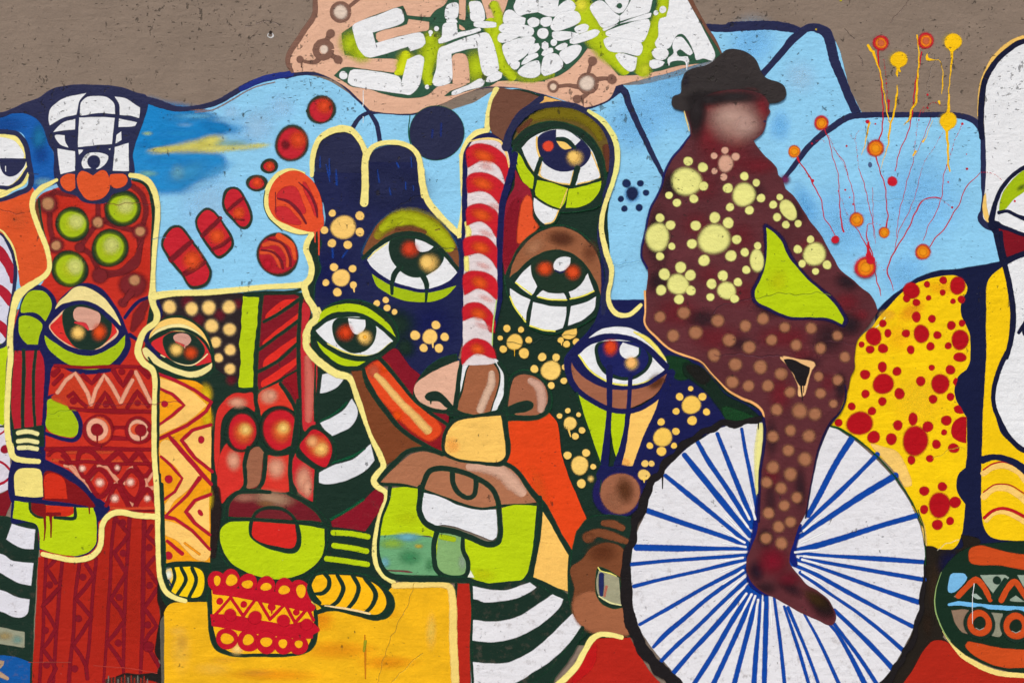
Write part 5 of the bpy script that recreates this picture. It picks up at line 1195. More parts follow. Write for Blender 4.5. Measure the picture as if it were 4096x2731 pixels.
ob2 = sub(hand, 'brown_ball', 'brown ball ringed in navy below the tears')
D((28, 24, 86), 1025, 1330, 200, 212, soft=.05); D((158, 100, 72), 1040, 1342, 155, 166, soft=.06); G((88, 48, 24), 1075, 1320, 110, 150, a=.8); G((170, 112, 82), 990, 1400, 110, 130, a=.5); F(NB, "880,1135! 1140,1125! 1160,1190 1000,1170 880,1240 850,1200", soft=4)
L(DG, 6, "890,1240 878,1330", soft=3)
for s in ("1608,637,75,70 1603,507,21 1515,572,30 1697,572,31 1487,688,27 1730,693,28 1615,762,37", "1380,895,73 1367,773,29 1485,848,29 1470,962,24 1277,962,26 1370,1007,37"): flower(hand, s, (250, 204, 92))
flower(hand, "1230,1195,47,42 1238,1105,28 1290,1105,24", (244, 204, 110)); L((244, 204, 90), 10, "1230,1230,20 1230,1255,6", soft=2)
use(e4)
fr('C'); L(NV, 50, "130,1180,70 160,1060,56 240,950,56 330,880,50 420,850,44 560,835,44 700,862,45 820,930,45 920,1030,50 970,1150,50 980,1280,45 955,1450,40 920,1568,44")
L(NV, 40, "410,790,44 330,850,40 240,920,44 180,1010,46 150,1100,40")
fr('G'); L(NV, 40, "955,150,26 915,330,36 890,470,40 880,600,44 898,700,44 935,830,44 945,950,46 915,1060,54 905,1200,40", soft=5)
use(cream)
fr('C'); L((240, 236, 140), 40, "790,892,26 900,970,40 980,1080,44 1017,1200,42 1014,1330,42 990,1430,36 945,1560,36")
fr('G'); L(CR, 40, "945,262,36 925,320,34 900,420,36 892,550,38 930,720,44 970,850,42 965,950,34 945,1060,34 965,1160,40 1020,1215,40 1100,1222,34 1165,1180,34 1205,1140,28")
sf = part('small_navy_flower', 'small navy dot flower on the pale blue strip left of the cyclist')
DD((22, 40, 84), "1092,168,34 1203,168,26 1248,243,25 1047,293,24 1075,370,25 1193,362,28", .2); G((20, 110, 190), 1137, 255, 85); D((22, 34, 74), 1137, 248, 46, 50, soft=.3)
# lower brown handle by the wheel
br = part('brown_handle', 'brown ring handle and bars squeezed against the bicycle tyre')
fr('N')
F(DG, "690,350! 780,250 900,220 1130,240! 1120,1190! 1000,1180 800,1160 740,1110! 660,1000 630,850 640,700 650,560 660,480", soft=6)
L(BR, 50, "905,285,40 980,292,60 1060,325,44", soft=12); L(BR, 70, "780,400,80 850,365,60 960,385,66 1090,430,40", soft=14); G(BR, 790, 400, 70, 60)
F(BR, "655,640 740,580 800,500 870,460 960,450 1050,490 1085,560 1075,640 1040,720! 1050,960! 1075,1060 1110,1165! 950,1160 800,1130 710,1060 670,950 680,800 650,700", soft=14)
F((160, 98, 66), "690,900 780,850 860,860 900,950 1050,970! 1110,1165! 950,1160 800,1130 710,1060 680,980", soft=40); G((100, 50, 26), 900, 520, 160, 120, a=.6)
F(DG, "870,640 1040,720! 1055,960! 980,968 900,930 850,860 845,740", soft=6); L((232, 226, 120), 8, "865,640,8 880,665,10 960,690,12 1010,712,8", soft=4)
F((160, 158, 130), "870,668! 1030,722! 1035,800 1050,938! 980,925 900,895 858,840 852,740", soft=4); L((30, 40, 90), 30, "890,700,40 888,780,40 890,860,26", soft=8); L((200, 110, 90), 16, "930,790,20 915,870,14", soft=8, a=.7); L((226, 222, 160), 10, "870,870,8 960,920,14 1045,940,8", soft=4)
rl = part('red_hill', 'rust red mound with a cream top edge at the bottom, left of the wheel')
F((176, 34, 22), "845,1208! 1120,1200! 1200,1350 1300,1500 1480,1700 1600,2460! 300,2460! 560,1600! 700,1450 780,1310", soft=4); F((200, 24, 26), "845,1250 840,1400 760,1500 640,1590! 700,1450 790,1300", soft=10, a=.8)
L(DG, 40, "740,1120,30 700,1200,50 620,1330,70 500,1480,80 400,1568,80 200,1750,80", soft=4)
L(CR, 44, "300,1900,50 430,1700,50 540,1580,50 680,1440,48 760,1300,44 820,1205,48 880,1175,40 980,1180,38 1050,1195,36", soft=6)
# ================================================================== RIGHT-HAND SIDE
rightm = part('navy_column', 'navy column between the spotted yellow hill and the right-hand faces')
fr('H')
F((18, 24, 60), "1170,1195! 1250,1110 1350,1030 1500,925 1650,872 1850,850 2190,790! 2400,900! 2350,3160! 1900,3300! 1600,3300! 1150,1450!", soft=8)

hill = part('spotted_hill', 'yellow hill covered with clusters of crimson dots, right of the cyclist')
F((246, 204, 6), "1190,1240! 1290,1130 1400,1020 1560,940 1700,910 1800,905 1870,945 1895,1000 1885,1050 1855,1090 1845,1200 1880,1290 1915,1380 1915,1600 1890,1655! 1830,1700 1795,1790 1800,1880 1850,1970 1890,2040! 1895,2300 1880,2440! 1830,2480 1808,2560 1820,2640 1878,2730! 1870,2850 1850,2980 1780,3090 1570,3065! 1540,2900 1480,2760 1300,2450 1100,2280 950,2170 800,2110! 860,2030 920,1860 960,1700 985,1560 1000,1450 1060,1380 1130,1320", soft=3)
G((244, 190, 40), 1260, 1220, 90, 60, a=.9); G((250, 216, 40), 1500, 1900, 300, 300, a=.4); G((242, 158, 24), 1450, 1190, 160, 90, a=.55, rot=-35); G((242, 160, 20), 1700, 1000, 200, 80, a=.35); G((244, 176, 20), 1350, 1400, 160, 160, a=.3)
F((246, 202, 108), "1130,2250 1200,2270 1330,2310 1390,2400 1450,2550 1450,2580 1400,2590! 1300,2450 1200,2340", soft=8); F((246, 206, 110), "1480,2760 1520,2860 1570,3060! 1545,2900 1450,2740", soft=14)
L((244, 236, 150), 8, "1150,1330 1200,1290 1240,1240", soft=8)
for s in ("1450,1025,66 1575,975,25", "1705,942,31,30 1820,985,62,70 1700,1040,24", "1412,1088,30 1490,1120,30 1588,1083,22", "1783,1110,22 1850,1095,30", "1490,1235,36,42 1615,1250,31"): flower(hill, s, (178, 10, 24), name='dot_cluster')
for s in ("1222,1287,30 1148,1392,64,70 1262,1365,28,33 1052,1455,24 1120,1495,34,32 1223,1487,40,38", "1530,1370,60,74 1407,1367,32 1658,1380,32 1445,1497,31,34 1603,1470,33", "1770,1303,35 1855,1285,27 1840,1418,70,78 1745,1465,28", "1838,1557,52,37",
          "1218,1635,36,42 1080,1695,42,37 1335,1670,35 1225,1770,84,80 1083,1850,33 1355,1848,40,45 1218,1910,34", "1613,1640,24 1762,1657,38 1525,1748,36,40 1682,1770,74,76 1623,1892,33,36 1763,1873,31", "973,1950,31 1135,1987,33 868,2080,31 1037,2085,104,92", "1463,2050,37,50 1342,2100,38,40 1582,2112,44,42 1482,2225,102,116 1650,2252,34,37 1450,2378,30,36 1598,2366,30 1290,2210,44,46",
          "1730,2062,41 1712,2157,24 1788,2283,45,38", "1698,2590,37,36 1553,2625,39,38 1675,2738,86,98 1552,2773,33,36 1800,2715,47,44 1658,2895,42,42 1760,2865,31,33", "1148,2195,50,50"): flower(hill, s, (178, 10, 24), name='dot_cluster')
sub(hill, 'dot_cluster')
F((178, 10, 24), "1785,1760 1805,1722 1820,1730! 1800,1790!", soft=6); F((178, 10, 24), "1790,1960 1830,1940 1868,2005! 1840,2005 1800,1990", soft=6); F((178, 10, 24), "1770,2160 1790,2080 1850,2035 1888,2035! 1888,2240! 1830,2225 1780,2190", soft=6); F((178, 10, 24), "1840,1120 1850,1080 1870,1090! 1845,1125!", soft=5)
yr = part('yellow_profile', 'yellow strip and arcs of the face at the right edge')
F((246, 202, 8), "2178,838! 2110,890 2062,960 2050,1250 2050,1568 2025,2000 2025,2890 2060,2960 2110,3000 3400,3020! 3400,2330! 2352,2325 2250,2250 2160,2150 2110,1950 2100,1800 2150,1630 2230,1420 2245,1150 2205,950", soft=4)
fr('L')
for s, w in (("2025,1185 2100,1135 2200,1125 2300,1170 2420,1290 3400,1500", 44), ("2030,1370 2100,1310 2200,1300 2300,1350 2420,1440 3400,1600", 50), ("2050,1560 2110,1500 2200,1492 2300,1540 2420,1600 3400,1700", 36)): L((248, 204, 108), w, s, soft=6)
for s, w in (("2025,1155 2100,1108 2200,1095 2300,1140 2420,1260", 10), ("2025,1335 2120,1275 2230,1275 2352,1345 2420,1400", 8), ("2032,1540 2110,1478 2200,1465 2352,1530 2420,1580", 24)): L((184, 20, 30), w, s, soft=4)
L((18, 24, 60), 50, "2020,1075,60 2110,1055,44 2250,1085,50 2352,1150,60 2450,1230,60 3400,1400,60", soft=5)
L((18, 24, 60), 34, "2050,1700,10 2060,1000,6", soft=5) if False else None
whf = part('white_head', 'white head with a lime-lidded eye at the right edge, outlined in navy', 'white')
fr('D')
F(W, "3400,290! 2352,340 2220,410 2120,520 2060,640 2040,800 2035,1000 2050,1300 2035,1600 2030,1750 2100,1810 2200,2130 2250,2250 2280,2450 2270,2700 2240,2770 2170,2960 2125,3160 2140,3300 2240,3480 2352,3575 3400,3600!", soft=3)
F((246, 202, 110), "2032,1570 2045,1545! 2060,1700 2090,1790! 2050,1770 2025,1700", soft=5)
NVR = (18, 22, 52)
L((244, 196, 100), 20, "3400,230 2400,285,22 2300,315,26 2200,375,30 2100,480,30 2040,590,24 2000,700,16 1985,830,10 1980,930,6", soft=6)
L(NVR, 40, "3400,265,40 2352,332,40 2230,398,42 2120,505,42 2042,640,45 2012,800,45 2008,1000,45 2015,1100,45", soft=4)
fr('H'); L(NVR, 40, "2120,510,60 2150,640,46 2180,760,60 2205,850,40 2235,980,44 2260,1150,46 2262,1300,46 2245,1430,42 2210,1560,34")
fr('L'); L(NVR, 40, "2215,220,40 2150,360,36 2110,500,32 2112,640,34 2170,790,36 2260,930,40 2400,1020,40 3400,1080,40")
L(NVR, 30, "2310,60,26 2352,0,30 2500,-60,60", soft=4)
fr('H')
reye = sub(whf, 'eye', 'lime crescent eyelid and white eyeball with maroon below')
F(LI2, "2150,395! 2160,310 2190,230 2250,150 2352,62 2450,20! 2450,180! 2352,235 2280,285 2205,370!", soft=4); G(DG, 2330, 200, 60, 30, a=.5, rot=-30)
F((126, 14, 30), "2150,515! 2250,545 2352,582 2500,610! 3000,640! 3000,720! 2500,720! 2352,742 2200,770! 2170,650", soft=4)
L(NVR, 34, "2090,460,50 2120,330,36 2175,205,32 2250,115,30 2352,40,32 2500,-20,32"); L(NVR, 30, "2150,400,30 2220,390,26 2290,425,26 2352,450,34 2500,480,40")
L(NVR, 60, "2100,500,80 2150,500,50"); L(NVR, 30, "2130,500,44 2230,535,30 2352,578,30 2500,600,40"); L(NVR, 40, "2165,560,30 2175,660,28 2195,790,50"); L(NVR, 56, "2190,800,60 2260,765,46 2352,730,44 2500,700,44")
F(W, "2148,440 2165,412 2200,405 2260,425 2352,490 2450,535! 2450,580! 2352,555 2250,520 2190,500 2155,475", soft=3)
F(NVR, "2335,1300! 2352,1270 2400,1240! 2400,1420! 2345,1380", soft=4)
# pot face
pot = part('patterned_pot', 'dark green round pot with orange zigzags, rings and a blue stripe at the lower right corner')
fr('O')
F((34, 28, 22), "1548,470! 1620,475 1680,500 1860,480 1850,380! 2000,430 1900,600 1700,1200! 1760,1260 1650,1230 1560,1300 1450,1480 1330,1700! 1100,1700! 1250,1500 1380,1330 1460,1160 1500,980 1500,880 1548,700", soft=6)
G((60, 44, 30), 1640, 800, 90, 300, a=.6); G((20, 24, 70), 1760, 620, 130, 160, a=.8); G((50, 36, 26), 1580, 1100, 60, 160, a=.6)
redm = part('red_mound', 'rust red mound at the bottom between wheel and pot')
F((172, 36, 20), "1100,2460! 1370,1600 1450,1480 1560,1290 1620,1232 1700,1230 1760,1255 1850,1350 2000,1440 2200,1500 3400,1510! 3400,2460!", soft=5)
use(pot)
L((244, 220, 130), 36, "1700,1150,6 1770,1250,18 1850,1340,34 2000,1430,42 2150,1485,42 2352,1505,36 3400,1480,36")
F((18, 44, 30), "1640,900 1660,750 1750,600 1880,495 2000,462 2400,430 3400,430! 3400,1450! 2352,1480 2200,1465 1980,1385 1800,1270 1690,1120 1645,1000", soft=8); L((150, 180, 110), 6, "1690,680,3 1645,820,6 1640,960,8 1690,1120,8 1760,1230,6", soft=5)
OR3 = (200, 74, 26)
F(OR3, "1918,500 1990,470 2150,505 2352,542 3400,560! 3400,690! 2352,655 2150,622 1930,605 1912,560", soft=8)
F((120, 186, 232), "1765,700 1782,688 1880,695 1895,722 1860,780 1790,840 1750,838 1748,760", soft=3)
F((150, 166, 150), "2000,705! 2200,705 2230,722! 2110,858!", soft=5); F((150, 166, 150), "2300,705! 2500,705! 2500,860! 2380,830", soft=5); D(DG, 2135, 745, 33)
F((160, 180, 170), "1935,860 1970,850! 2015,893! 1980,893", soft=4); F((150, 166, 150), "2240,905 2285,865! 2352,915!", soft=4); F((150, 120, 96), "1790,875 1860,850 1840,888!", soft=4)
L(OR3, 50, "1825,870,44 1890,800,46 1965,740,50 2030,800,44 2080,900,36"); L(OR3, 50, "2170,905,44 2220,810,46 2275,755,50 2352,860,44 2420,960,40")
L(DG, 34, "2110,880,50 2200,740,34")
L((112, 186, 236), 34, "1750,938,20 1820,928,32 2000,950,36 2200,965,34 2352,978,44 3400,990,44", soft=3)
F((140, 116, 96), "1770,985! 1910,985 1960,1080 2010,1170! 1870,1165 1805,1090", soft=5); F((140, 140, 120), "2070,1010 2180,1010! 2160,1190 2080,1172 2100,1080", soft=5)
for x, y in ((1995, 1087), (2285, 1110)):
    D(DG, x, y, 128, 130, soft=.05); D(OR3, x, y, 98, 106, soft=.05); D((22, 40, 28), x, y, 50, 54, soft=.08); L((150, 150, 140), 6, "%d,%d %d,%d %d,%d" % (x - 30, y + 38, x, y + 54, x + 36, y + 36), soft=4)
F(OR3, "1885,1262 1900,1238 1960,1245 2100,1275 2352,1302 3400,1310! 3400,1420! 2352,1438 2200,1442 2050,1395 1920,1315", soft=6)
L(W, 4, "1952,770,5 1940,880,5 1938,1090,3", soft=2)

# ================================================================== BICYCLE WHEEL
whl = part('bicycle_wheel', 'large white wheel disc with blue spokes under the cyclist', 'white')
fr('X')
F((226, 226, 232), "2880,1712! 2960,1688 3040,1690! 3330,1705! 3420,1765 3530,1865 3600,1950 3660,2060 3690,2160 3698,2290 3682,2380 3660,2480 3610,2590 3560,2675 3480,2760 3350,2840 3100,2880 2850,2830 2760,2760 2690,2680 2610,2590 2555,2500 2530,2400 2525,2260 2540,2150 2580,2050 2600,1960 2660,1880 2740,1800 2820,1745", soft=3)
fr('K'); L((244, 238, 150), 50, "2165,800,40 2150,1000,60 2140,1200,40 2130,1500,20", soft=50, a=.9)
sp = [('K', "2010,828,20 2040,1020,24 2085,1200,26 2150,1580,22"), ('K', "1815,865,24 1850,960,28 1960,1240,34 2110,1590,34"), ('K', "1660,935,28 1730,1090,34 1890,1300,34 2090,1610,36"), ('K', "1552,1035,34 1700,1220,44 1900,1470,42 2080,1680,36"),
      ('K', "1400,1200,26 1600,1360,36 1850,1560,28 2060,1740,30"), ('N', "1260,188,38 1550,285,34 1900,395,30 2080,475,34"), ('N', "1170,480,60 1500,492,44 1850,492,24 2090,490,24"), ('N', "1130,615,26 1400,580,22 1700,562,24 2070,540,24"), ('N', "1150,790,26 1350,735,22 1700,665,22 2060,570,28"),
      ('N', "1195,1095,20 1450,945,26 1700,790,24 2060,620,30"), ('N', "1305,1275,20 1380,1160,34 1550,1010,30 1700,870,26 2050,660,30"), ('N', "1368,1385,26 1480,1260,28 1650,1120,26 1850,915,26 2060,730,30"), ('N', "1458,1490,32 1600,1320,28 1800,1120,34 2070,790,36"), ('N', "1610,1600,30 1780,1350,34 1920,1080,34 2090,820,36"),
      ('N', "1770,1600,34 1900,1330,32 2010,1090,34 2120,830,36"), ('N', "1940,1610,34 2030,1270,32 2090,1050,34 2140,840,30"), ('N', "2105,1620,34 2120,1350,34 2150,1100,22 2162,850,16"), ('N', "2190,1620,34 2200,1300,34 2210,1080,36 2205,840,34"),
      ('O', "438,1620,24 410,1260,24 350,880,18"), ('O', "640,1620,22 560,1310,24 430,950,16"), ('O', "720,1610,22 610,1280,20 460,960,24"), ('O', "890,1620,26 730,1230,20 590,1010,14"), ('O', "1120,1660,40 970,1310,28 870,1150,22 800,1100,20"), ('O', "1200,1620,28 1060,1370,26 830,1090,22"),
      ('O', "1300,1450,34 1100,1220,32 830,980,24"), ('O', "1380,1300,30 1200,1110,24 1000,950,22 820,850,18 560,680,28"), ('O', "1455,1110,28 1200,980,24 950,840,30 650,660,26 480,600,40"), ('O', "1500,915,36 1250,840,28 900,710,26 600,600,16 480,560,30"), ('O', "1550,738,30 1300,695,28 900,625,24 560,565,20"),
      ('O', "1545,597,28 1200,570,36 800,552,20 480,520,26"), ('O', "1490,225,36 1200,300,34 850,425,40 480,525,50"), ('L', "970,905,44 830,1090,40 700,1370,40 620,1520,34"), ('L', "1175,1030,34 1050,1165,26 860,1350,36 640,1540,26 560,1640,20"), ('O', "1320,-95,50 1050,50,48 800,220,36 560,385,28 520,420,20"),
      ('L', "1205,1820,1 1200,1821,1")]
SPK = []
for f_, s in sp[:-1]:
    sub(whl, 'spoke'); fr(f_); P_ = parse(s); wl = None; q_ = []
    for p_ in P_:
        wl = p_[2] or wl; q_.append([p_[0], p_[1], wl])
    a_, e_ = q_[0], q_[-1]; LL = math.hypot(e_[0] - a_[0], e_[1] - a_[1])
    for m_ in q_[1:-1]:
        t_ = ((m_[0] - a_[0]) * (e_[0] - a_[0]) + (m_[1] - a_[1]) * (e_[1] - a_[1])) / LL ** 2
        m_[0] += .6 * (a_[0] + t_ * (e_[0] - a_[0]) - m_[0]); m_[1] += .6 * (a_[1] + t_ * (e_[1] - a_[1]) - m_[1])
    SPK.append((a_, e_))
    fr('X'); L((6, 68, 162), 14, ' '.join('%f,%f,%f' % (p_[0], p_[1], min(p_[2], 22) * 1.1) for p_ in q_), soft=4, wobble=.15)
fr('N'); sub(whl, 'hub', 'dense blue knot where the spokes meet behind the shoe'); L((10, 28, 112), 50, "2080,560,60 2130,300,50 2145,60,24", soft=16); L((10, 28, 112), 50, "2060,640,30 2090,760,50 2180,830,50 2260,860,20", soft=16)
fr('O'); L((10, 28, 112), 50, "560,300,20 520,400,50 490,530,70 520,620,30", soft=16)
use(whl); fr('X')
SPK.sort(key=lambda q: math.atan2(q[0][1] - 2205, q[0][0] - 3095))
for (a0, e0), (a1, e1) in zip(SPK, SPK[1:] + SPK[:1]):
    ex_, ey_ = (e0[0] + e1[0]) / 2, (e0[1] + e1[1]) / 2
    mx_, my_ = (a0[0] + a1[0]) / 2, (a0[1] + a1[1]) / 2
    if math.hypot(a0[0] - a1[0], a0[1] - a1[1]) > 260 or math.hypot(ex_ - 3080, ey_ - 2225) > 175: continue
    d_ = math.hypot(mx_ - ex_, my_ - ey_); ux, uy = (mx_ - ex_) / d_, (my_ - ey_) / d_
    k0 = 16 + rnd.uniform(0, 22)
    L((236, 237, 240), 9, '%f,%f,9 %f,%f,8 %f,%f,5' % (ex_ + ux * k0, ey_ + uy * k0, ex_ + ux * (k0 + 50), ey_ + uy * (k0 + 50), ex_ + ux * (k0 + 100), ey_ + uy * (k0 + 100)), soft=2, wobble=.2)
tyre = sub(whl, 'tyre', 'black knobbly tyre edge')
fr('K'); L(BK, 50, "2190,725,24 2140,755,40 2060,765,40 1960,795,44 1860,775,50 1780,830,44 1700,850,40 1640,905,50 1540,960,50 1480,1040,44 1390,1110,50 1360,1190,50 1290,1240,50 1260,1330,60 1220,1400,50 1215,1480,60 1160,1560,60", soft=4, scal=6)
fr('N'); L(BK, 60, "1270,20,50 1235,90,50 1225,170,60 1165,240,50 1150,330,40 1140,430,50 1100,500,50 1090,580,60 1085,680,60 1090,800,90 1090,900,80 1110,1000,80 1130,1100,90 1180,1200,80 1220,1300,90 1290,1370,80 1340,1440,90 1430,1510,90 1520,1620,100 1700,1760,100 2100,1880,100", soft=4, scal=7)
fr('O'); L(BK, 30, "1556,560,6 1552,700,14 1540,820,30 1525,900,40 1530,970,30 1500,1050,40 1480,1100,26 1478,1180,36 1440,1260,40 1395,1310,50 1380,1370,30 1320,1440,50 1280,1530,40 1200,1590,60 900,1800,90 300,1900,90", soft=4, scal=5)
fr('K'); L(BK, 8, "1380,1200,14 1378,1305,7", soft=2); L(BK, 8, "2145,770,12 2144,828,7", soft=2)
fr('L'); L((10, 70, 30), 10, "800,805,14 860,822,16 950,870,14 1100,980,8 1250,1130,8 1380,1300,10 1480,1470,8 1530,1600,8", soft=5, scal=1)
fr('O'); L((10, 70, 30), 6, "1500,180 1545,330 1558,520 1556,620", soft=4)

# ================================================================== CYCLIST
cyc = part('cyclist', 'dark maroon silhouette of a seated cyclist covered with pale dot flowers and tan spots', 'body')
fr('C')
BP = F(BODY, "1530,700! 1700,600 2150,600! 2235,800 2225,870 2240,900 2215,940 2200,1010 2180,1065 2105,1130! 2150,1200 2200,1255 2260,1310 2290,1350 2300,1400 2335,1430! 2350,1480 2360,1510 2440,1590 2510,1700 2560,1780 2620,1850 2680,1950 2750,2080 2790,2150 2860,2210 2920,2260 2990,2320 3030,2350 3080,2430 3098,2490! 3060,2550 3015,2610 2940,2710 2920,2780 2910,2870 2910,2950 2880,3010 2865,3100 2840,3160 2780,3300 2725,3390! 2680,3460 2620,3610 2580,3800 2540,4000 2520,4100 2500,4140 2460,4214 2430,4320 2395,4434 2400,4514 2480,4614 2540,4680 2620,4724 2700,4790 2740,4860 2765,4920 2760,4960 2730,4993 2680,4985 2620,4954 2480,4894 2360,4824 2270,4774 2170,4724 2100,4664 2055,4570 2050,4474 2090,4364 2135,4244 2145,3994 2150,3850 2160,3700 2190,3450 2190,3310! 2100,3230 2000,3180 1900,3120 1800,3010 1700,2915 1550,2845 1450,2800 1330,2700 1250,2590 1235,2500 1245,2350 1260,2250 1258,2150 1215,2060 1215,1980 1245,1860 1262,1750 1290,1650 1340,1570 1380,1480! 1390,1400 1450,1270 1530,1180 1600,1080 1580,960 1550,890 1530,860", soft=4)
CLIP = BP
for x, y, rx, ry, a in ((1900, 1260, 260, 200, .5), (2160, 1330, 160, 80, .6), (1700, 1500, 160, 120, .4), (1500, 2500, 200, 140, .5), (2300, 2700, 200, 100, .5), (1800, 2700, 240, 120, .5), (2000, 1900, 160, 130, .4), (2850, 2420, 120, 90, .6), (2560, 1980, 120, 90, .5), (2320, 3150, 110, 160, .6), (2250, 3800, 80, 120, .5), (2700, 3060, 80, 90, .4), (2000, 2350, 200, 120, .4), (2960, 2520, 80, 60, .6), (2500, 2850, 120, 80, .4), (1650, 1800, 140, 120, .4), (2450, 2700, 120, 120, .4), (1750, 2200, 120, 100, .35)): G((136, 30, 44), x, y, rx * 1.25, ry * 1.25, a=a * .8)
for x, y, rx, ry, a in ((1450, 1480, 160, 140, .8), (1340, 1900, 110, 260, .8), (2300, 2100, 130, 240, .6), (2250, 2450, 160, 110, .6), (2700, 2700, 150, 160, .6), (2880, 2600, 110, 110, .8), (1350, 2250, 120, 120, .7), (2450, 1700, 110, 120, .5), (2860, 2250, 130, 90, .8), (2800, 3100, 70, 140, .7), (2250, 3500, 60, 200, .5), (2480, 3900, 60, 200, .6), (2240, 4000, 60, 200, .5), (2700, 4850, 120, 120, .7), (2200, 4700, 120, 70, .6), (1700, 2550, 160, 90, .6), (2100, 1550, 120, 100, .5), (2000, 2750, 150, 80, .5), (2550, 2900, 120, 70, .5)): G((40, 30, 38), x, y, rx * 1.2, ry * 1.2, a=a * .95)
G((38, 24, 24), 2650, 4830, 190, 110, a=.8, rot=38); G((38, 24, 40), 2130, 4560, 90, 130, a=.8); G((38, 26, 40), 2200, 4300, 90, 120, a=.7); G((38, 24, 34), 2400, 4700, 160, 70, a=.6, rot=30); G((128, 18, 40), 2260, 4480, 170, 170, a=.8); G((116, 20, 40), 2390, 4620, 150, 90, a=.6)
G((70, 50, 20), 2600, 4780, 160, 70, a=.6, rot=35)
sub(cyc, 'head', 'faceless head with a pale pinkish glow', 'body')
G((150, 36, 46), 1780, 820, 170, 130, a=.9); G((136, 36, 46), 1750, 1080, 170, 200, a=.6); G((140, 36, 46), 2170, 880, 80, 150, a=.7); G((140, 60, 60), 1960, 1120, 150, 120, a=.6)
G((196, 150, 138), 1950, 960, 310, 240, a=.85, rot=25); G((214, 178, 164), 1930, 940, 180, 130, a=.6); G((214, 176, 164), 2030, 1000, 150, 130, a=.6); G((44, 34, 36), 1640, 950, 110, 260, a=.9)
D((30, 30, 70), 2195, 975, 10)
hat = sub(cyc, 'hat', 'black bowler hat', 'body')
HP = F((50, 44, 44), "1450,840 1462,780 1520,752 1530,660 1560,590 1620,552 1750,520 1845,440! 1890,406 1960,400 2060,430 2120,478 2155,560 2195,622 2250,648 2300,662 2347,692 2368,745 2348,800 2300,822 2230,830! 2180,760 2000,720 1800,740 1640,820 1600,895! 1530,887 1480,872", soft=4)
CLIP = HP; G((120, 34, 44), 2080, 740, 90, 50, a=.5); CLIP = BP; G((44, 38, 40), 1750, 800, 260, 90, a=1); G((44, 38, 40), 1960, 780, 300, 70, a=.95); G((44, 38, 40), 1650, 880, 110, 190, a=.9); G((80, 60, 30), 1960, 490, 120, 60, a=.4); CLIP = HP; G((110, 30, 42), 2060, 770, 150, 60, a=.6); G((44, 40, 56), 1560, 650, 50, 90, a=.4); CLIP = None
use(cyc)
L((24, 26, 90), 12, "1600,1085,10 1530,1180,14 1450,1275,14 1390,1400,16 1375,1480,14 1335,1570,14 1288,1655,14 1258,1750,14 1240,1860,16 1212,1985,14 1212,2060,14 1255,2150,14", soft=8)
fr('C'); L((246, 216, 130), 10, "1552,895,6 1568,960,10 1592,1050,6", soft=3)
L((244, 178, 110), 12, "1238,2330,16 1240,2480,12 1238,2590,14 1330,2700,16 1450,2800,14 1550,2840,16 1680,2890,10 1790,3008,9 1900,3118,14 2000,3180,18 2100,3222,20 2170,3280,20 2192,3340,8", soft=4)
fr('L'); L((24, 20, 60), 12, "915,480,8 925,560,14 880,690,14 800,780,16 750,880,20 700,1010,16 660,1200,10 620,1420,10 600,1540,12", soft=6); L((24, 20, 70), 20, "265,740,18 275,850,22 262,1000,22 240,1150,20 232,1300,18 225,1568,18", soft=8)
cape = sub(cyc, 'lime_triangle', 'lime triangular patch under the arm')
fr('C')
F((30, 22, 70), "2195,1800 2260,1840 2330,1900 2390,2020 2460,2130 2580,2260 2720,2370 2810,2480 2850,2570 2820,2610! 2700,2560 2560,2548 2400,2545 2250,2490 2110,2410 2095,2330 2150,2220 2185,2110 2205,2000 2195,1880", soft=20)
F(LI, "2207,1822! 2250,1850 2320,1920 2370,2030 2440,2130 2560,2260 2700,2380 2790,2490 2825,2560 2812,2592! 2700,2542 2560,2537 2400,2530 2250,2470 2130,2402 2117,2330 2165,2230 2200,2120 2215,2000 2212,1880", soft=4); G((214, 216, 10), 2300, 2250, 120, 140, a=.5)
fr('G')
YF = (232, 230, 138)
for s in ("1570,155,112,108 1583,-7,36 1700,42,38 1705,192,36 1628,293,34 1493,325,32 1430,265,29", "2028,260,88 2032,113,33 2127,165,29 2165,288,33 2072,385,34 1917,360,32 1900,208,38", "1338,600,86,112 1358,445,34 1442,503,37 1452,672,28 1358,752,32", "1790,615,122,112 1795,443,42 1903,485,42 1643,507,39 1970,618,36 1613,652,38 1925,748,43 1710,785,44",
          "2132,785,54,88 2138,668,29 2035,720,33 2047,860,32", "1502,975,82,78 1523,840,43 1393,895,44 1600,903,42 1367,1022,40 1604,1025,38 1510,1095,38", "1890,1025,72,66 1860,907,40 1770,972,39 1980,958,33 1760,1077,31 1953,1090,34"): flower(cyc, s, YF, soft=.2)
fr('H')
flower(cyc, "395,280,26 342,340,31 373,440,32 443,500,30 541,491,28 640,617,1", YF, soft=.2); D(YF, 462, 382, 58, 86, rot=-32, soft=.14)
flower(cyc, "672,735,85,88 640,617,29 538,696,33 573,810,29 680,872,27 772,820,34", YF, soft=.2)
fr('C'); flower(cyc, "1882,1312,58,65 1877,1207,28 1790,1250,26 1962,1257,31 1793,1372,24 1867,1420,28", (216, 166, 142), soft=.25)
fr('G')
for x, y in ((1358, 1235), (1548, 1203), (1820, 1265), (1463, 1385), (1643, 1360), (2040, 1307), (2180, 1250), (2070, 1477), (1910, 1420), (2250, 1420), (1790, 1540), (1960, 1615), (2160, 1635), (2330, 1690), (2220, 1785), (2065, 1785), (1935, 1755)):
    sub(cyc, 'tan_spot'); r = rnd.uniform(40, 50); G(SPOT, x, y, r * 1.45, a=.55); D(SPOT, x, y, r, soft=.35)
fr('H')
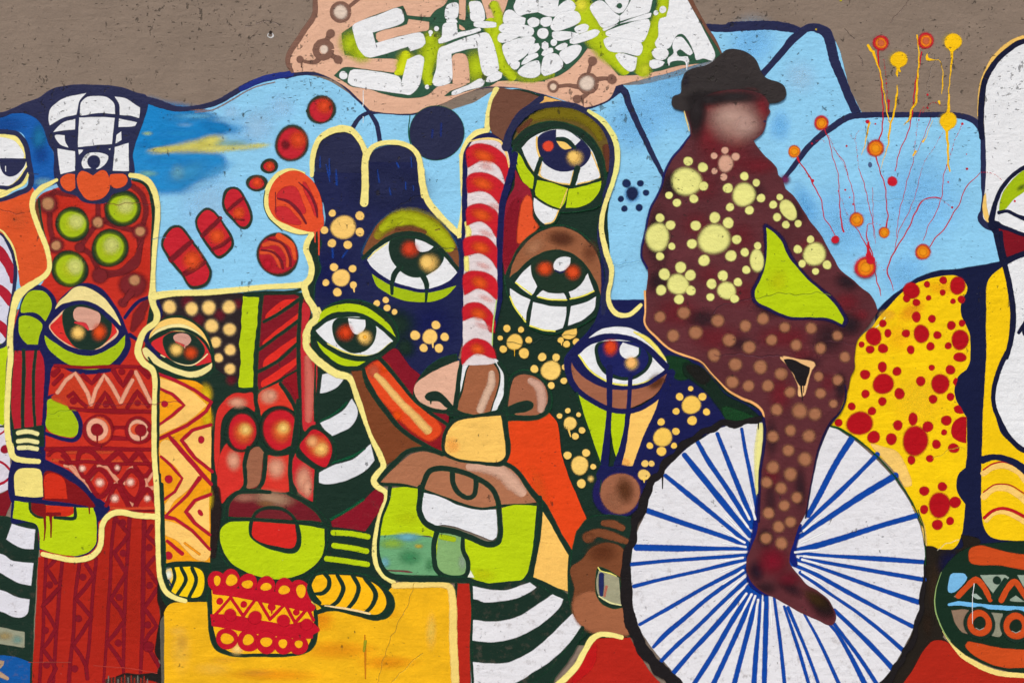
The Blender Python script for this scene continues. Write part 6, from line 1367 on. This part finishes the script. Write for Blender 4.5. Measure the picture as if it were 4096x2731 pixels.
for x, y, r in ((435, 1318, 42), (645, 1325, 44), (855, 1385, 40), (525, 1460, 44), (720, 1485, 44), (915, 1555, 42), (400, 1690, 44), (705, 1710, 38), (857, 1738, 42), (478, 1835, 44), (720, 1845, 42), (822, 1928, 34), (370, 1975, 46), (553, 1985, 60), (675, 2010, 50), (480, 2140, 44), (340, 2190, 46), (627, 2185, 50), (463, 2300, 46), (595, 2370, 54), (340, 2435, 50), (480, 2490, 52), (290, 2555, 44), (405, 2600, 46), (530, 2675, 44), (430, 2740, 44), (305, 2800, 46), (480, 2870, 44), (405, 2612, 1), (285, 3000, 46), (385, 2908, 46), (408, 3040, 48), (405, 2600, 1), (405, 2605, 1)):
    if r < 5: continue
    sub(cyc, 'tan_spot'); G(SPOT, x, y, r * 1.45, a=.5); D(SPOT, x, y, r * .9, soft=.4)
fr('L')
tr = sub(cyc, 'small_triangle', 'black triangle edged in peach on the thigh')
F((240, 190, 130), "400,258 430,250 520,268 670,300 678,320 650,355 612,480 588,560 545,565 540,480 470,340", soft=6)
F(BK, "430,278 460,268 560,300 638,338! 620,400 592,485! 550,485! 510,400 445,320", soft=3, wobble=2); L(BK, 8, "565,490,16 575,600,6", soft=2); L(BK, 6, "585,480,8 584,540,4", soft=2)
L(W, 5, "2192,10,4 2190,30,2", soft=1) if False else None

# ================================================================== PAINT SPLATTER
spl = part('splatter_burst', 'burst of red and yellow blobs with thin drips shooting up over the blue arch')
RS = (196, 22, 44); YS = (252, 196, 10)
fr('D')
def trail(s, w=6, dots=0, colr=RS):
    L(colr, w, s, soft=2, wobble=2)
    if dots:
        P = parse(s); c = crom([(p[0], p[1], 1) for p in P], 12)
        for k in range(0, len(c), 3):
            x, y, _ = c[k]; X0, Y0 = ox, oy
            D(colr, (x - ox) / sc + rnd.uniform(-2, 2), (y - oy) / sc, rnd.uniform(2.5, 6.5), soft=.3, seg=8)
def dotted(s, colr=RS):
    global HOLD
    P = parse(s); c = crom([(p[0], p[1], 1) for p in P], 6)
    HOLD = None; HOLD = level([q[0] for q in c], [q[1] for q in c]) + 1; dots_(c, colr); HOLD = None
def dots_(c, colr):
    for k in range(0, len(c), 1):
        x, y, _ = c[k]
        D(colr, (x - ox) / sc + rnd.uniform(-3, 3), (y - oy) / sc, rnd.uniform(1.8, 4.6), soft=.3, seg=7)
sub(spl, 'paint_trail', 'thin red and yellow trails')
for s, w in (("1190,400,14 1188,520,10 1215,700,8 1220,900,8 1218,1050,9 1195,1120,12", 8), ("1528,420,10 1505,560,10 1475,750,8 1450,930,7 1420,1080,7 1360,1210,6 1320,1370,6", 6), ("1160,1250,10 1195,1350,7 1230,1450,8 1245,1568,7 1262,1700,8 1265,1740,8 1245,1815,12", 8), ("540,1260,18 570,1310,8 650,1440,10 690,1530,8 735,1630,7 760,1750,6 820,1840,6 842,1885,5", 7)): L(RS, w, s, soft=2, wobble=2)
for s in ("760,1040,7 800,1170,5 850,1350,5 868,1450,5 878,1568,6 875,1680,7 890,1770,10 912,1850,14", "820,1180,3 900,1280,4 960,1450,4 990,1600,5 1005,1700,6", "1030,1350,4 1060,1440,5 1100,1568,5 1110,1660,4 1150,1800,4 1165,1900,3", "1465,1290,4 1420,1450,4 1390,1568,4 1350,1700,4 1335,1850,3 1335,1900,3", "1610,940,4 1480,1250,2", "1530,1360,2 1490,1520,3 1465,1600,3 1430,1700,4 1360,1830,4 1330,1950,4 1310,2030,3", "1740,1310,5 1710,1420,4 1690,1568,5 1650,1690,5 1590,1800,4 1550,1920,4", "2000,1390,4 1890,1500,7 1850,1600,6 1780,1720,7 1720,1820,8 1650,1900,7 1595,1970,8", "1680,1590,10 1600,1585,8 1530,1620,10 1480,1720,9 1400,1880,8 1310,2020,9 1255,2160,9 1258,2200,10 1290,2250,6 1310,2330,3", "1000,1820,6 1050,1890,5 1100,1980,8", "1100,1930,10 1095,1850,6 1105,1790,5 1145,1785,3", "1105,1950,12 1130,2020,8 1160,2150,6 1175,2270,8 1195,2320,8 1210,2370,3", "1145,1500,3 1140,1700,3 1160,1950,2"): L(RS, 5, s, soft=2, wobble=2)
for s in ("790,1090 850,1220 900,1300 940,1400", "690,1130 740,1120 760,1145", "960,1080 1000,1130 1010,1180 1030,1350", "1060,1040 1020,1060 1000,1110", "1500,990 1480,1150 1468,1290", "1700,1060 1640,1170 1560,1290 1530,1360", "1860,990 1800,1120 1750,1290", "2010,1380 2060,1380 2120,1398 2190,1460", "1680,1590 1720,1620 1780,1665", "890,1590 920,1680 950,1730", "1540,900 1580,850 1630,820 1690,850", "1230,480 1245,600 1255,740 1265,820", "1145,1780 1200,1800", "1510,960 1520,900 1550,860", "1170,2100 1230,2160"): dotted(s)
for s, w in (("1150,420,22 1180,520,10 1215,650,8 1235,760,7 1250,880,7 1280,985,8", 8), ("1335,680,4 1330,780,16 1315,900,12 1290,990,14 1270,1080,14 1262,1150,8 1205,1350,2", 8), ("1500,280,12 1508,380,8 1505,520,10 1500,680,14 1480,830,16 1440,900,12 1435,950,16 1385,1000,3", 8), ("1775,400,24 1768,500,14 1762,640,6 1750,740,8 1745,850,20 1742,920,30", 10), ("1735,1040,22 1738,1150,16 1745,1280,14 1760,1368,10", 12), ("1340,540,20 1362,575,16", 8), ("1338,550,6 1340,590,20 1340,615,4", 8), ("1575,440,8 1580,480,30 1640,480,4 1670,480,4 1695,560,4 1702,680,10 1698,750,3", 6), ("1112,980,14 1095,1060,12 1080,1150,6 1055,1240,2", 8), ("1675,820,20 1680,840,10", 6), ("1620,960,2 1560,1100,4 1540,1135,14", 5), ("1480,1215,16 1462,1250,10", 5), ("1100,365,20 1120,400,22 1150,420,16", 8)): L(YS, w, s, soft=3, wobble=2)
DD(RS, "1268,810,12 1265,870,6 1250,668,7 1580,760,9 1100,975,16 1580,865,8 1162,993,7 932,1170,8 1895,1352,10 1892,1235,5 1745,1458,7 660,1447,13 630,1413,7 922,1520,8 985,1635,8 957,1580,6 868,1530,7 1776,1660,9 655,1150,8 1858,992,10 2215,1500,4 2277,1610,9 1510,962,6", .2)
L(RS, 8, "1268,805,16 1268,895,6", soft=2)
for i, (x, y, r, ry_, f_) in enumerate(((1205, 345, 66, 42, 'D'), (1565, 328, 68, 44, 'D'), (730, 985, 62, 42, 'D'), (512, 1212, 50, 44, 'D'), (1163, 1187, 72, 54, 'D'), (1298, 1452, 42, 0, 'D'), (1012, 458, 60, 50, 'H'), (1232, 560, 46, 38, 'H'), (838, 618, 34, 0, 'H'), (1078, 838, 92, 62, 'H'), (1542, 715, 66, 50, 'H'))):
    sub(spl, 'paint_blob'); fr(f_)
    G((206, 60, 70), x, y, r * 1.3, a=.6); D(RS, x, y, r * .92, soft=.16)
    if ry_: D((236, 130, 20), x + 2, y + 2, ry_, soft=.25); D((238, 150, 20) if i > 1 else (206, 100, 60), x + 2, y + 2, ry_ * .6, soft=.4)
    if i == 9: L(RS, 40, "1095,740,30 1120,780,70", soft=6); L(RS, 16, "1102,640,14 1100,700,20 1108,740,40", soft=3)
fr('D')
for x, y, r, ry in ((1780, 336, 74, 64), (1347, 478, 72, 62), (1742, 968, 70, 68)):
    sub(spl, 'paint_blob'); G((220, 200, 20), x - 14, y, r * 1.2, a=.6); D((250, 198, 10), x + 4, y, r * .95, ry, soft=.12)
F((250, 198, 10), "1740,380 1815,385! 1780,420 1765,420!", soft=4); F((250, 198, 10), "1320,520 1390,515! 1350,555!", soft=4); F((250, 198, 10), "1700,1010 1780,1015! 1745,1050 1730,1055!", soft=4)
sub(spl, 'yellow_speck'); D((190, 180, 10), 885, 4, 10); D((200, 170, 30), 688, 238, 8)
# ================================================================== CRACKS AND SCARS
def crack(s, colr=(64, 24, 34), w=3.2, light=True):
    part('crack', None, 'brush')
    L(colr, w, s, soft=1.5, wobble=4, step=7, a=.8)
    global oy
    oy += 2.6; hi = tuple(min(255, int(v * 1.5 + 60)) for v in colr); L(hi, w * .6, s, soft=1.5, wobble=4, step=7, a=.45); oy -= 2.6  # pale line below paints a lit lip, so the crack looks deep
fr('H'); crack("200,1090 330,1055 450,1052 600,1050 760,1048 800,1062", (96, 108, 10)); fr('G'); crack("1780,1200 1850,1150 1980,1110 2050,1095 2125,1092", (50, 20, 30))
fr('K'); crack("1800,235 1950,235 2150,245 2352,255"); fr('L'); crack("400,250 200,240 0,238"); crack("780,130 900,140 1000,146")
fr('G'); crack("50,1430 300,1440 500,1390 700,1385", (12, 30, 24)); crack("980,810 1100,805 1200,800", (90, 150, 190))
fr('F'); crack("1200,390 1260,330 1330,290 1420,265", (12, 14, 34)); crack("1430,730 1500,700 1620,685 1720,680", (30, 40, 30)); crack("1220,490 1260,475", (90, 90, 10)); crack("1530,535 1570,525", (90, 60, 20), 6)
fr('M'); crack("1350,760 1290,960 1200,1150 1100,1400 1050,1568", (170, 110, 20)); crack("1180,1560 1300,1430 1420,1320", (190, 130, 30))
fr('L'); crack("1620,1060 1750,1000 1860,970", (190, 150, 20), 3); fr('O'); crack("1650,495 1750,445 1840,410", (230, 215, 130), 3)
fr('A'); crack("1230,1300 1300,1303 1330,1300", (60, 100, 140)); crack("830,1020 960,1030 1090,1028 1230,1030", (90, 20, 24), 3); crack("1950,320 1990,300 2020,290", (70, 120, 160), 4)
fr('A'); crack("0,1075 100,1095 200,1105", (120, 40, 20), 4); crack("230,790 300,795", (30, 30, 50), 4)
fr('E'); crack("380,1305 480,1290 600,1285", (110, 130, 10)); crack("680,1240 800,1230 1000,1230 1220,1225 1450,1210", (110, 20, 30), 3)
fr('B'); crack("90,185 160,178 230,180 290,200", (92, 78, 70), 7); crack("0,195 60,205", (92, 78, 70), 6); crack("100,240 30,330 10,430", (104, 88, 78), 4)
part('nail_hole', 'small dark hole with a pale chipped rim in the brown plaster', 'brush'); D((232, 232, 232), 205, 285, 26, 22, soft=.2); D((120, 106, 98), 203, 283, 17, 15, soft=.3); D((40, 30, 26), 205, 262, 13, 14, soft=.2)
fr('D'); crack("1430,0 1380,80 1310,130 1280,200", (92, 76, 66), 6); crack("1650,480 1590,620 1560,760 1550,830", (104, 90, 80), 6); crack("1030,450 1070,540", (80, 66, 58), 8); crack("910,230 1000,310", (90, 76, 66), 6)
part('chip', None, 'brush'); D((70, 90, 130), 1120, 1320, 16, 22)
fr('H'); crack("1130,295 1500,300 1800,300", (100, 160, 200), 3)

# ------------------------------------------------------------------ the wall itself and what it stands on
def box_mesh(name, x0, x1, y0, y1, z0, z1, nx=1):
    v = [(x, y, z) for x in (x0, x1) for y in (y0, y1) for z in (z0, z1)]
    f = [(0, 1, 3, 2), (4, 6, 7, 5), (0, 4, 5, 1), (2, 3, 7, 6), (0, 2, 6, 4), (1, 5, 7, 3)]
    me = bpy.data.meshes.new(name); me.from_pydata(v, [], f); me.update()
    return me
def link(name, me, mat, parent=None):
    o = bpy.data.objects.new(name, me); col_.objects.link(o)
    if mat: me.materials.append(mat)
    if parent: o.parent = parent
    return o
def colour_attr(me, rgb):
    at = me.color_attributes.new('paint', 'FLOAT_COLOR', 'POINT')
    at.data.foreach_set('color', [*rgb, 1.0] * len(me.vertices))
wall_me = box_mesh('mural_wall', -4.2, 4.6, 0.0, 0.23, 0.0, 3.35)
colour_attr(wall_me, lin(WL))
wall = link('mural_wall', wall_me, M_WALL)
wall['label'] = 'long brown plastered street wall covered by a bright painted mural of faces and a cyclist'
wall['category'] = 'wall'
wall['kind'] = 'thing'
cap = box_mesh('coping', -4.22, 4.62, -0.03, 0.26, 3.352, 3.42)
colour_attr(cap, lin((120, 112, 104)))
link('coping', cap, M_WALL, wall)

def plain(name, colr, scale, amp, rough):
    m, nt = new_mat(name)
    N, Lk = nt.nodes, nt.links
    out = N.new('ShaderNodeOutputMaterial'); b = N.new('ShaderNodeBsdfPrincipled')
    nz = N.new('ShaderNodeTexNoise'); nz.inputs['Scale'].default_value = scale; nz.inputs['Detail'].default_value = 8
    geo = N.new('ShaderNodeNewGeometry'); Lk.new(geo.outputs['Position'], nz.inputs['Vector'])
    r = N.new('ShaderNodeValToRGB')
    r.color_ramp.elements[0].position = 0.3; r.color_ramp.elements[1].position = 0.7
    r.color_ramp.elements[0].color = (*[c * (1 - amp) for c in colr], 1)
    r.color_ramp.elements[1].color = (*[c * (1 + amp) for c in colr], 1)
    Lk.new(nz.outputs['Fac'], r.inputs[0]); Lk.new(r.outputs[0], b.inputs['Base Color'])
    bp = N.new('ShaderNodeBump'); bp.inputs['Strength'].default_value = 0.4; bp.inputs['Distance'].default_value = 0.004
    Lk.new(nz.outputs['Fac'], bp.inputs['Height']); Lk.new(bp.outputs[0], b.inputs['Normal'])
    b.inputs['Roughness'].default_value = rough
    Lk.new(b.outputs[0], out.inputs['Surface'])
    return m
M_ASPH = plain('asphalt', (0.055, 0.054, 0.052), 60, 0.35, 0.9)
M_SLAB = plain('concrete_paving', (0.27, 0.26, 0.24), 25, 0.2, 0.85)
M_KERB = plain('kerb_stone', (0.32, 0.31, 0.29), 30, 0.15, 0.8)
def struct(name, me, mat):
    o = link(name, me, mat); o['kind'] = 'structure'; return o
g = bpy.data.meshes.new('ground'); g.from_pydata([(-200, -200, -0.14), (200, -200, -0.14), (200, 200, -0.14), (-200, 200, -0.14)], [], [(0, 1, 2, 3)])
ground = struct('ground', g, plain('earth', (0.16, 0.13, 0.1), 8, 0.25, 0.95))
rd = bpy.data.meshes.new('road'); rd.from_pydata([(-60, -9.5, -0.13), (60, -9.5, -0.13), (60, -2.4, -0.13), (-60, -2.4, -0.13)], [], [(0, 1, 2, 3)])
struct('road', rd, M_ASPH)
pave = struct('pavement', box_mesh('pavement', -60, 60, -2.2, 0.5, -0.12, -0.012), M_SLAB)
struct('kerb', box_mesh('kerb', -60, 60, -2.395, -2.205, -0.129, 0.004), M_KERB)
slab_me = {}
for r_ in range(4):
    for c_ in range(14):
        if 'm' not in slab_me:
            slab_me['m'] = box_mesh('paving_slab', -0.296, 0.296, -0.266, 0.266, -0.011, 0.0)
            slab_me['m'].materials.append(M_SLAB)
        o = bpy.data.objects.new('paving_slab', slab_me['m']); col_.objects.link(o)
        o.parent = pave
        o.location = (-3.9 + c_ * 0.6, -0.28 - r_ * 0.54, 0.0)

# ------------------------------------------------------------------ turn every coat into one mesh object on the wall
def build(c):
    if c.obj: return c.obj
    par = build(c.parent) if c.parent else wall
    if c.v:
        me = bpy.data.meshes.new(c.name)
        me.from_pydata(c.v, [], c.f)
        for m in MATS[c.kind]: me.materials.append(m)
        me.polygons.foreach_set('material_index', c.m)
        at = me.color_attributes.new('paint', 'FLOAT_COLOR', 'POINT')
        at.data.foreach_set('color', [x for q in c.c for x in q])
        me.update()
        o = bpy.data.objects.new(c.name, me)
    else:
        o = bpy.data.objects.new(c.name, None)
        o.empty_display_size = 0.05
    col_.objects.link(o)
    o.parent = par
    if c.label: o['label'] = c.label
    c.obj = o
    return o
for c in COATS: build(c)
print('coats', len(COATS), 'levels', int(GRID.max()), 'verts', sum(len(c.v) for c in COATS))
